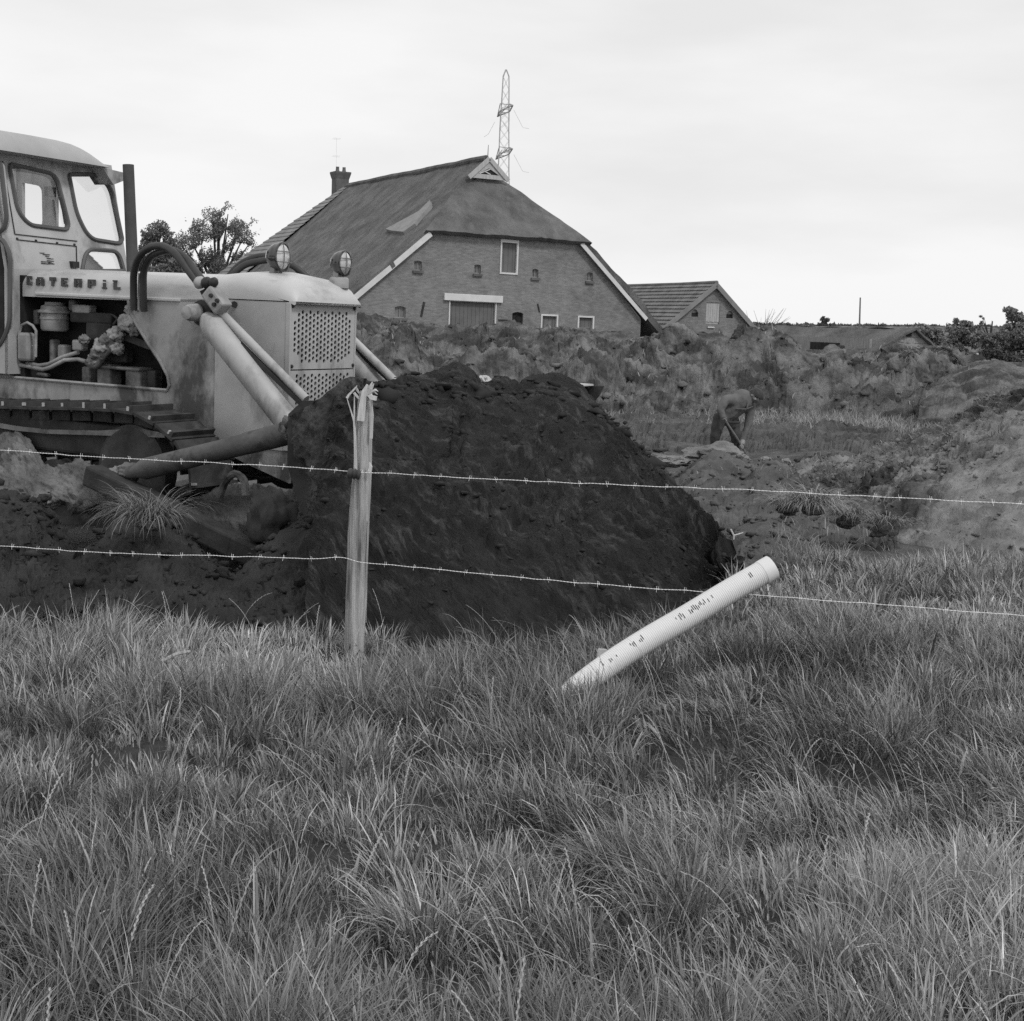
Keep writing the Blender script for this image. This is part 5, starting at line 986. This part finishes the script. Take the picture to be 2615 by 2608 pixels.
def splinter(pts, w, v=-.05, m='split', t=None):
    q = [Vector(L_(FP(x, y, v+dv))) for x, y, dv in [(p+(0,))[:3] for p in pts]]; n = len(q); mb = MB(); rows = []
    for i in range(n):
        k = w*(1-.75*(i/(n-1))**2) if t is None else w; d = (q[min(i+1, n-1)]-q[max(i-1, 0)]).normalized(); x = d.cross(Vector((0, 1, 0))).normalized()*k/2; y = Vector((0, 1, 0))*k*.35
        rows.append([q[i]-x-y, q[i]+x-y, q[i]+x+y, q[i]-x+y])
    mb.grid(rows, True); mb.add(rows[0], [(0, 1, 2, 3)]); mb.add(rows[-1], [(3, 2, 1, 0)]); mb.build('splinter', M[m], post)
splinter([(909, 1200), (907, 1120), (904, 1075), (886, 1017)], .011, -.055); splinter([(886, 1017), (892, 1008), (905, 994), (912, 985)], .011, -.055)
splinter([(907, 1195), (906, 1100), (905, 1050), (905, 1002)], .010, -.050); splinter([(904, 1003), (914, 1015), (922, 1025)], .011, -.05); splinter([(908, 990), (916, 1002), (923, 1012)], .010, -.05, 'post')
splinter([(921, 1075), (925, 1040), (930, 1000), (938, 982)], .030, -.058); splinter([(925, 1020), (932, 1003), (941, 985)], .022, -.05); splinter([(935, 1010), (944, 992), (951, 976)], .020, -.04); splinter([(938, 1010), (948, 994), (955, 980)], .014, -.03)
splinter([(940, 1010), (952, 999), (962, 994)], .014, -.03); splinter([(940, 1006), (958, 995), (966, 1000)], .010, -.04); splinter([(944, 1008), (948, 1015), (961, 1018)], .020, -.05, t=1); splinter([(945, 1002), (955, 1000), (964, 1008)], .010, -.02)
splinter([(948, 1120), (951, 1060), (950, 1030)], .012, -.04); splinter([(941, 1330), (938, 1420), (935, 1590)], .008, -.02, 'post'); splinter([(944, 1205), (947, 1192), (944, 1180)], .016, -.055)
splinter([(930, 1030), (936, 1010), (946, 985)], .03, -.01, 'post')
ins = MB(); a = Vector(L_(FP(893, 1209, -.085))); c = Vector(L_(FP(914, 1212, -.075))); ax = (c-a); ins.lathe([(.010, -.012), (.022, -.005), (.026, .006), (.019, .014), (.027, .024), (.019, .032), (.026, .042), (.020, .050), (.008, .052)], a, ax, 14); ins.build('insulator', M['rubber'], post, True)
# barbed wire
def barbed(path, bx, label, v0=-.075):
    base = FP(*path[0], v0); root = empty('barbed_wire', tuple(base), label, 'barbed wire', 'barbed wires of the fence')
    P = np.array([FP(x, y, v0) for x, y in path])-base; P = spline(P, 260); r = random.Random(len(bx)); rr = []
    jit = np.stack([fbm(np.arange(260)*.21, np.zeros(260), 2, s_)*.0035 for s_ in (1, 2, 3)], -1); P = P+jit
    for ph in (0, math.pi):
        q = P.copy(); t = np.arange(len(q))*1.05+ph; Q = []
        d = np.r_[0, np.cumsum(np.linalg.norm(np.diff(P, axis=0), axis=1))]; s = np.arange(0, d[-1], .007); C = np.stack([np.interp(s, d, P[:, i]) for i in range(3)], -1); an = s/.032*2*math.pi+ph
        C[:, 2] += .0009*np.cos(an); C[:, 1] += .0009*np.sin(an); rr.append(MB().tube(C, .00105, 5).build('strand', M['wire'], root))
    for x in bx:
        k = int(np.argmin(abs(np.array([(CX+FPX*((CM.T@(p+base-EYE))[0])/-(CM.T@(p+base-EYE))[2]) for p in P])-x))); c = Vector(P[k]); mb = MB(); a1 = r.uniform(-.35, .35)
        for s_, lean in ((-.004, a1), (.004, a1+r.uniform(-.25, .25))):
            q = c+Vector((s_, 0, 0)); d = Vector((math.sin(lean), r.uniform(-.5, .5), math.cos(lean))); l_1, l_2 = (.014, .014) if s_ < 0 else (.004, .012); mb.tube([q-d*l_1, q+d*l_2], [.0007, .0009], 5); mb.lathe([(.0022, -.003), (.0022, .003)], q, (1, 0, -.05), 6)
        mb.build('barb', M['wire'], root)
    return root
bt = [20, 81, 143, 204, 268, 332, 398, 462, 529, 591, 660, 723, 792, 857, 925, 993, 1060, 1128, 1198, 1270, 1340, 1408, 1478, 1553, 1624, 1698, 1772, 1846, 1925, 1996, 2075, 2148, 2228, 2300, 2378, 2455, 2533, 2610]
barbed([(-120, 1143), (0, 1150), (300, 1170), (500, 1180), (720, 1192), (905, 1204), (1100, 1215), (1350, 1229), (1700, 1243), (2000, 1256), (2300, 1272), (2615, 1287), (2740, 1293)], bt, 'upper strand of barbed wire crossing in front of the bulldozer')
bl_ = [34, 92, 156, 214, 280, 339, 403, 465, 530, 594, 660, 722, 792, 858, 985, 1057, 1124, 1192, 1260, 1328, 1400, 1468, 1532, 1610, 1682, 1754, 1936, 1973, 2050, 2120, 2199, 2275, 2350, 2420, 2503, 2575]
barbed([(-120, 1389), (0, 1395), (300, 1413), (600, 1421), (820, 1427), (889, 1426), (905, 1432), (940, 1437), (1100, 1452), (1400, 1482), (1700, 1505), (1900, 1518), (2200, 1540), (2450, 1560), (2615, 1572), (2740, 1582)], bl_, 'lower strand of barbed wire passing behind the white pipe')
# white corrugated drain pipe
pe = [at_y(1432, 1793, 5.44), at_y(1492, 1744, 5.49), at_y(1560, 1694, 5.54), at_y(1650, 1636, 5.60), at_y(1750, 1578, 5.66), at_y(1860, 1512, 5.72), at_y(1971, 1449, 5.78)]
cl = spline(pe, 300); base = np.array([cl[0][0], cl[0][1], 0]); T = np.gradient(cl, axis=0); T /= np.linalg.norm(T, axis=1)[:, None]
pipe = empty('drain_pipe', tuple(base), 'white corrugated plastic drain pipe leaning up out of the grass with rows of dark slots', 'pipe')
d = np.r_[0, np.cumsum(np.linalg.norm(np.diff(cl, axis=0), axis=1))]; nr = int(d[-1]/.0022); s = np.linspace(0, d[-1], nr); C = np.stack([np.interp(s, d, cl[:, i]) for i in range(3)], -1); Tn = np.stack([np.interp(s, d, T[:, i]) for i in range(3)], -1)
X = np.cross(Tn, [0, 0, 1.]); X /= np.linalg.norm(X, axis=1)[:, None]; Y = np.cross(X, Tn); sg = 40; RP = .0515; taper = 1
rad_ = RP+.0011*np.sign(np.sin(s/.0085*2*math.pi))*np.abs(np.sin(s/.0085*2*math.pi))**.6; rad_[s > d[-1]-.055] = RP+.0026
th = np.arange(sg)/sg*2*math.pi; V = C[:, None]+(X[:, None]*np.cos(th)[None, :, None]+Y[:, None]*np.sin(th)[None, :, None])*rad_[:, None, None]
Vi = C[:, None]+(X[:, None]*np.cos(th)[None, :, None]+Y[:, None]*np.sin(th)[None, :, None])*(RP-.004)
Vall = np.concatenate([V, Vi[::-1][:60]], 0); n0 = len(Vall); idx = np.arange(n0*sg).reshape(n0, sg); nx = np.roll(idx, -1, 1); F4 = np.stack([idx[:-1], nx[:-1], nx[1:], idx[1:]], -1).reshape(-1, 4)
tb = mesh_np('tube', (Vall-base).reshape(-1, 3), F4, np.zeros((0, 3), int), M['pvc'], True); tb.parent = pipe
# slots: thin dark chips on the corrugation, painting the shade inside slits, in patches along the side facing the fence gap
r = random.Random(77); first = None; ns = 0
for lo_, hi_, pr in ((.20, .27, .4), (.34, .42, .65), (.43, .48, .2), (.54, .62, .5), (.62, .70, .75), (.71, .76, .3), (.86, .90, .7)):
    k = lo_
    while k < hi_:
        if r.random() < pr:
            i = int(k*(nr-1)); a0 = rad(168+r.uniform(-9, 9)); c = Vector(C[i]-base); x = Vector(X[i]); y = Vector(Y[i]); t = Vector(Tn[i]); l = r.uniform(.009, .026)
            view = (Vector(EYE-C[i])).normalized(); view = (view-t*view.dot(t)).normalized(); tang = t.cross(view); q = view*.95+tang*(-.30)+tang*r.uniform(-.13, .13); q.normalize(); tg = t.cross(q)
            mb = MB(); cc = c+q*(RP+.0008); R3 = Matrix((t, tg, q)).transposed(); mb.box(cc, (.0024, l, .0018), R3); mb.build('slot', M['slot'], pipe); ns += 1
        k += .0085/d[-1]
MB().lathe([(.0, 0), (RP-.005, .0), (RP-.005, .004)], Vector(C[-60]-base), Vector(Tn[-1]), 24).build('bore_shade_disc', M['dark'], pipe)  # black disc stands for the shade in the hollow bore
# short peg behind the pipe, stick in the grass, forked twig
a = at_y(1533, 1720, 5.75); c = at_y(1538, 1657, 5.78); mb = MB(); mb.bar(a, c, .042, .038, up=(0, 1, 0)); tag(mb.build('wooden_peg', M['paleboard'], bevel=.006), 'short sawn wooden peg just behind the foot of the white pipe', 'peg')
a = at_z(412, 1690, .16); c = at_z(486, 1664, .17); tag(MB().tube([a, (a+c)/2+np.array([0, 0, .01]), c], [.007, .009, .006], 7).build('stick', M['post']), 'pale broken stick lying in the grass left of the post', 'stick')
a = at_y(1874, 1395, 10.6); b_ = at_y(1874, 1368, 10.6); tw = MB().tube([a, b_, at_y(1866, 1352, 10.6)], .008, 5).tube([b_, at_y(1898, 1361, 10.6)], .007, 5); tag(tw.build('twig', M['split']), 'pale forked twig stuck in the hump behind the pipe', 'twig')
# stones and slabs
def stone(x, y, Y, sz, seed, label, m='stone', flat=(1, 1, 1), nm='stone', cat='stone'):
    c = at_y(x, y, Y); bmx = bmesh.new(); bmesh.ops.create_icosphere(bmx, subdivisions=4, radius=1)
    for q in bmx.verts: k = 1+.35*mnoise.fractal(q.co*1.3+Vector((seed, 0, 0)), 1, 2, 4)+.10*mnoise.fractal(q.co*5+Vector((0, seed, 0)), 1, 2, 4); q.co = Vector((q.co.x*flat[0], q.co.y*flat[1], q.co.z*flat[2]))*k*sz
    me = bpy.data.meshes.new(nm); bmx.to_mesh(me); bmx.free(); me.materials.append(M[m]); o = bpy.data.objects.new(nm, me); COL.objects.link(o); o.location = c; o.rotation_euler[2] = seed; tag(o, label, cat); return o
sl0 = stone(1236, 976, 22, .21, 2, 'pale rectangular slab lying beyond the top of the dark mound', 'plaster', (1.15, .6, .55), 'slab', 'slab')
stone(1800, 1274, 14.5, .055, 3, 'small pale angular stone beside the dark mound', 'stone', (1, .8, .8)); stone(1788, 1233, 17, .14, 4, 'flat grey stone at the left foot of the crumbling hump', 'palesoil', (1.4, 1, .4)); stone(2512, 1157, 15.8, .085, 5, 'pale flat stone on the tumbled slope', 'stone', (1.4, 1, .55)); stone(2457, 1211, 14.5, .06, 6, 'small pale stone low on the tumbled slope', 'stone', (1.2, 1, .6))
stone(1830, 1172, 18.0, .36, 7, 'big pale crusted clod at the feet of the digging man', 'palesoil', (1.5, .9, .55), 'boulder', 'boulder'); stone(1958, 1176, 17.8, .07, 8, 'pale clod lying in front of the spade', 'stone', (1.5, 1, .6))
stone(2008, 1178, 17.6, .05, 9, 'little pale clod right of the spade', 'stone', (1.3, 1, .7)); stone(1893, 868, 44, .34, 10, 'dark round root stump at the right foot of the brick shed', 'rootsoil', (1, 1, 1.35), 'stump', 'stump'); stone(1700, 1176, 17, .16, 12, 'low pale lump between the mound and the boulder', 'palesoil', (1.9, 1, .45))
# grey end of the beam and boards on the right
c = Vector(at_y(2455, 1003, 36)); bd = MB().bar(at_y(2420, 992, 36), at_y(2474, 1016, 36), .12, .2); tag(bd.build('plank', M['paleboard']), 'pale broken plank on the spoil ridge at right', 'plank'); bd = MB().bar(at_y(2436, 994, 36.5), at_y(2480, 1010, 36.5), .1, .14); tag(bd.build('plank', M['greyboard']), 'dark grey plank lying behind the pale broken one', 'plank')
# torn sods: dark root clod with grass hanging off
def sod(x, y, Y, R, n, hang, seed, label, pale=1.0):
    c = at_y(x, y, Y); root = empty('torn_sod', tuple(c), label, 'sod'); bmx = bmesh.new(); bmesh.ops.create_icosphere(bmx, subdivisions=3, radius=1)
    for q in bmx.verts: k = 1+.4*mnoise.fractal(q.co*1.6+Vector((seed, 0, 0)), 1, 2, 4); q.co = Vector((q.co.x*1.2, q.co.y*.8, q.co.z*.75))*k*R*.48
    me = bpy.data.meshes.new('clod'); bmx.to_mesh(me); bmx.free(); me.materials.append(M['soil']); o = bpy.data.objects.new('clod', me); COL.objects.link(o); o.parent = root
    r = np.random.default_rng(seed); an = r.uniform(0, 6.28, n); q = R*np.sqrt(r.random(n))*.85; rt = np.c_[q*np.cos(an)*1.2, q*np.sin(an)*.8, R*.36*np.sqrt(np.clip(1-(q/R)**2, 0, 1))]
    g = blades('hanging_grass', rt, np.where(r.random(n) < .45, an, r.uniform(2.6, 5.6, n)), hang*r.uniform(.5, 1.2, n), r.uniform(.5, 1.3, n), r.uniform(1.0, 2.1, n), np.full(n, .0045*Y/9), np.clip(r.normal(pale, .25, n), .4, 1.8), 6, M['grass'], None); g.parent = root
    del g['kind']; return root
# see sods below
sod(385, 1335, 8.35, .15, 520, .36, 5, 'torn sod with long grass hanging down over the black bank on the left', .7)
sod(2075, 1300, 11.5, .17, 620, .32, 6, 'large torn sod with pale grass hanging over a dark hollow', 1.15); sod(2010, 1300, 12, .15, 260, .24, 7, 'torn sod hanging left of the large pale one', .85); sod(2165, 1330, 11.9, .17, 300, .26, 8, 'torn sod right of the large pale one', .75); sod(2262, 1350, 11.6, .2, 260, .2, 9, 'dark flat sod at the foot of the tumbled slope', .7)
sod(2365, 930, 41.0, .55, 420, .75, 10, 'big upturned root clod on the spoil ridge below the low shed', .9)

# --- the man digging
YM = 25.4
def J(x, y, dy=0): return Vector(at_y(x, y, YM+dy))
feetz = J(1825, 1163)
man = empty('person', tuple(feetz), 'man in a dark work jacket bending forward to dig with a spade', 'person'); mo = Vector(feetz)
jn = {}; bones = []; body = MB()
for n_, x, y, dy in (('pelvis', 1849, 1062, .02), ('chest', 1894, 1024, -.02), ('neck', 1914, 1016, -.05), ('head', 1929, 1012, -.09), ('shl', 1852, 1022, -.20), ('ell', 1839, 1046, -.30), ('wrl', 1848, 1066, -.36), ('shr', 1917, 1036, .06), ('elr', 1911, 1082, .0), ('wrr', 1897, 1124, -.08),
        ('hpl', 1838, 1070, -.09), ('knl', 1827, 1110, -.14), ('anl', 1822, 1152, -.05), ('tol', 1836, 1162, -.2), ('hpr', 1868, 1072, .12), ('knr', 1880, 1114, -.02), ('anr', 1879, 1158, .06), ('tor', 1893, 1167, -.05)): jn[n_] = J(x, y, dy)-mo
def limb(a, c, r0, r1, zone_, n=7):
    A, C_ = jn[a], jn[c]; body.tube([A.lerp(C_, k/n) for k in range(n+1)], [r0+(r1-r0)*k/n for k in range(n+1)], 12); bones.append((A, C_, (r0+r1)/2, zone_))
    for p, q in ((A, r0), (C_, r1)): body.lathe([(q*math.sin(t), -q*math.cos(t)) for t in np.linspace(.05, 3.09, 9)], p, (0, 0, 1), 12)
limb('pelvis', 'chest', .19, .215, 0); limb('chest', 'neck', .18, .085, 0); limb('neck', 'head', .065, .07, 2); limb('shl', 'ell', .095, .075, 0); limb('ell', 'wrl', .072, .055, 0); limb('shr', 'elr', .095, .075, 0); limb('elr', 'wrr', .072, .052, 0)
limb('hpl', 'knl', .135, .10, 1); limb('knl', 'anl', .098, .08, 1); limb('anl', 'tol', .066, .055, 3); limb('hpr', 'knr', .135, .10, 1); limb('knr', 'anr', .098, .08, 1); limb('anr', 'tor', .066, .055, 3)
A, C_ = jn['chest'], jn['shl']; body.tube([A, C_], [.15, .10], 12); bones.append((A, C_, .12, 0)); A, C_ = jn['chest'], jn['shr']; body.tube([A, C_], [.15, .10], 12); bones.append((A, C_, .12, 0))
hd_ = Vector((.55, -.35, -.35)).normalized(); body.lathe([(.105*math.sin(t)*(1.0 if t < 1.7 else .92), -.125*math.cos(t)) for t in np.linspace(.05, 3.09, 13)], jn['head'], (.5, -.2, -.85), 16); bones.append((jn['head'], jn['head'], .11, 2))
fc0 = jn['head']+Vector((-.02, -.085, -.05)); body.lathe([(.03, 0), (.022, .03), (.006, .045)], fc0, (-.1, -.9, -.3), 8)
bo2 = body.build('body', M['jacket']); rm = bo2.modifiers.new('remesh', 'REMESH'); rm.mode = 'VOXEL'; rm.voxel_size = .018; sm_ = bo2.modifiers.new('smooth', 'SMOOTH'); sm_.iterations = 5; sm_.factor = .5
dg = bpy.context.evaluated_depsgraph_get(); m2 = bpy.data.meshes.new_from_object(bo2.evaluated_get(dg)); bo2.modifiers.clear(); bo2.data = m2; bo2.parent = man; m2.materials.clear()
for k in ('jacket', 'trousers', 'skin', 'boot'): m2.materials.append(M[k])
BA = np.array([b_[0][:] for b_ in bones]); BC = np.array([b_[1][:] for b_ in bones]); BR = np.array([b_[2] for b_ in bones]); BZ = [b_[3] for b_ in bones]
for v_ in m2.vertices:                                    # cloth folds
    f_ = mnoise.fractal(v_.co*7, 1, 2, 3)*.012; v_.co += v_.normal*f_
for p in m2.polygons:
    c = np.array(p.center); d_ = BC-BA; t_ = np.clip(((c-BA)*d_).sum(1)/np.maximum((d_*d_).sum(1), 1e-9), 0, 1); q_ = np.linalg.norm(c-(BA+d_*t_[:, None]), axis=1)-BR; k_ = int(np.argmin(q_)); p.material_index = BZ[k_]; p.use_smooth = True
    if BZ[k_] == 1 and c[2] < jn['anl'].z+.10: p.material_index = 3
# hands with fingers closed on the spade handle
s0, s1 = J(1848, 1068, -.36), J(1917, 1180, -.10); sax = (s1-s0).normalized()
for nm2, par in (('wrl', s0+sax*.03), ('wrr', J(1896, 1136, -.17))):
    w = jn[nm2]; t = (par-s0).dot(sax); grip = s0+sax*t-mo; mb = MB(); mb.tube([w, (w*1.2+grip)/2.2, grip+(w-grip)*.25], [.045, .052, .045], 10)
    sd = sax.cross((w-grip).normalized()).normalized(); up_ = (w-grip).normalized()
    for f in range(4): o_ = sax*(f-1.5)*.021; mb.tube([grip+o_+up_*.035+sd*.02, grip+o_+sd*.034, grip+o_-up_*.03+sd*.012, grip+o_-up_*.024-sd*.02], [.0115, .011, .010, .008], 7)
    mb.tube([grip+up_*.04-sd*.02, grip-sd*.036+sax*.02, grip-up_*.02-sd*.02+sax*.03], [.014, .012, .009], 7); mb.build('hand', M['skin'], man, True)
bmx = bmesh.new(); bmesh.ops.create_icosphere(bmx, subdivisions=3, radius=1); up_h = Vector((.50, .0, .75)).normalized()
for q in bmx.verts: q.co = Vector((q.co.x*.142, q.co.y*.135, q.co.z*.145))*(1+.10*mnoise.fractal(q.co*3.5, 1, 2, 3))
bmesh.ops.delete(bmx, geom=[q for q in bmx.verts if q.co.normalized().dot(up_h) < -.22], context='VERTS')
hm = bpy.data.meshes.new('hair'); bmx.to_mesh(hm); bmx.free(); hm.materials.append(M['hair']); ho_ = bpy.data.objects.new('hair', hm); COL.objects.link(ho_); ho_.parent = man; ho_.location = jn['head']+Vector((.012, .01, .008))
for p in hm.polygons: p.use_smooth = True
fm = MB(); fm.lathe([(.026, 0), (.022, .012), (.004, .018)], jn['head']+Vector((-.075, -.07, .02)), (-.55, -.8, 0), 8); fm.build('ear', M['skin'], man, True)
fm = MB(); fm.lathe([(.012, 0), (.009, .006)], jn['head']+Vector((.01, -.098, -.02)), (0, -1, -.2), 6).lathe([(.012, 0), (.009, .006)], jn['head']+Vector((-.02, -.09, -.005)), (0, -1, -.2), 6); fm.box(jn['head']+Vector((.02, -.085, -.085)), (.05, .02, .012)); fm.build('eyes_and_mouth', M['hair'], man)
cm = MB(); nk = jn['neck']; cm.tube([nk+Vector((-.02, -.02, .10)), nk+Vector((-.07, -.11, .02)), nk+Vector((-.05, -.16, -.09)), nk+Vector((-.07, -.17, -.20))], [.02, .026, .024, .010], 8); cm.build('collar', M['jacket'], man, True)
lp_ = MB(); lp_.tube([jn['chest']+Vector((-.13, -.19, -.14)), jn['chest']+Vector((.05, -.20, -.14)), jn['shr']+Vector((.04, -.14, .0))], [.008, .013, .008], 8); lp_.build('jacket_flap', M['jacket'], man, True)
hem = MB(); pv = jn['pelvis']; hem.tube([pv+Vector((.02, -.19, -.10)), pv+Vector((.14, -.21, -.11)), pv+Vector((.28, -.16, -.10))], [.02, .03, .02], 8); hem.build('jacket_hem', M['trousers'], man, True)
sp_ = empty('spade', tuple(s1), 'spade with a pale wooden handle held by the digging man', 'spade'); MB().tube([s0-s1-sax*.06, (s0-s1)*.5+Vector((.012, 0, .012)), Vector((0, 0, 0))], .02, 8).build('handle', M['wood'], sp_, True)
b2 = MB(); x = sax.cross(Vector((0, 1, 0))).normalized(); Pq = [[tuple(sax*t*.28+Vector((0, 1, 0))*(k*.10*(1-.25*t))+x*(.02*abs(k))) for k in (-1, -.5, 0, .5, 1)] for t in (0, .5, .85, 1)]; b2.grid(Pq); b2.grid([[tuple(Vector(p)+x*.004) for p in r_] for r_ in Pq]); b2.build('spade_blade', M['greymetal'], sp_, True)
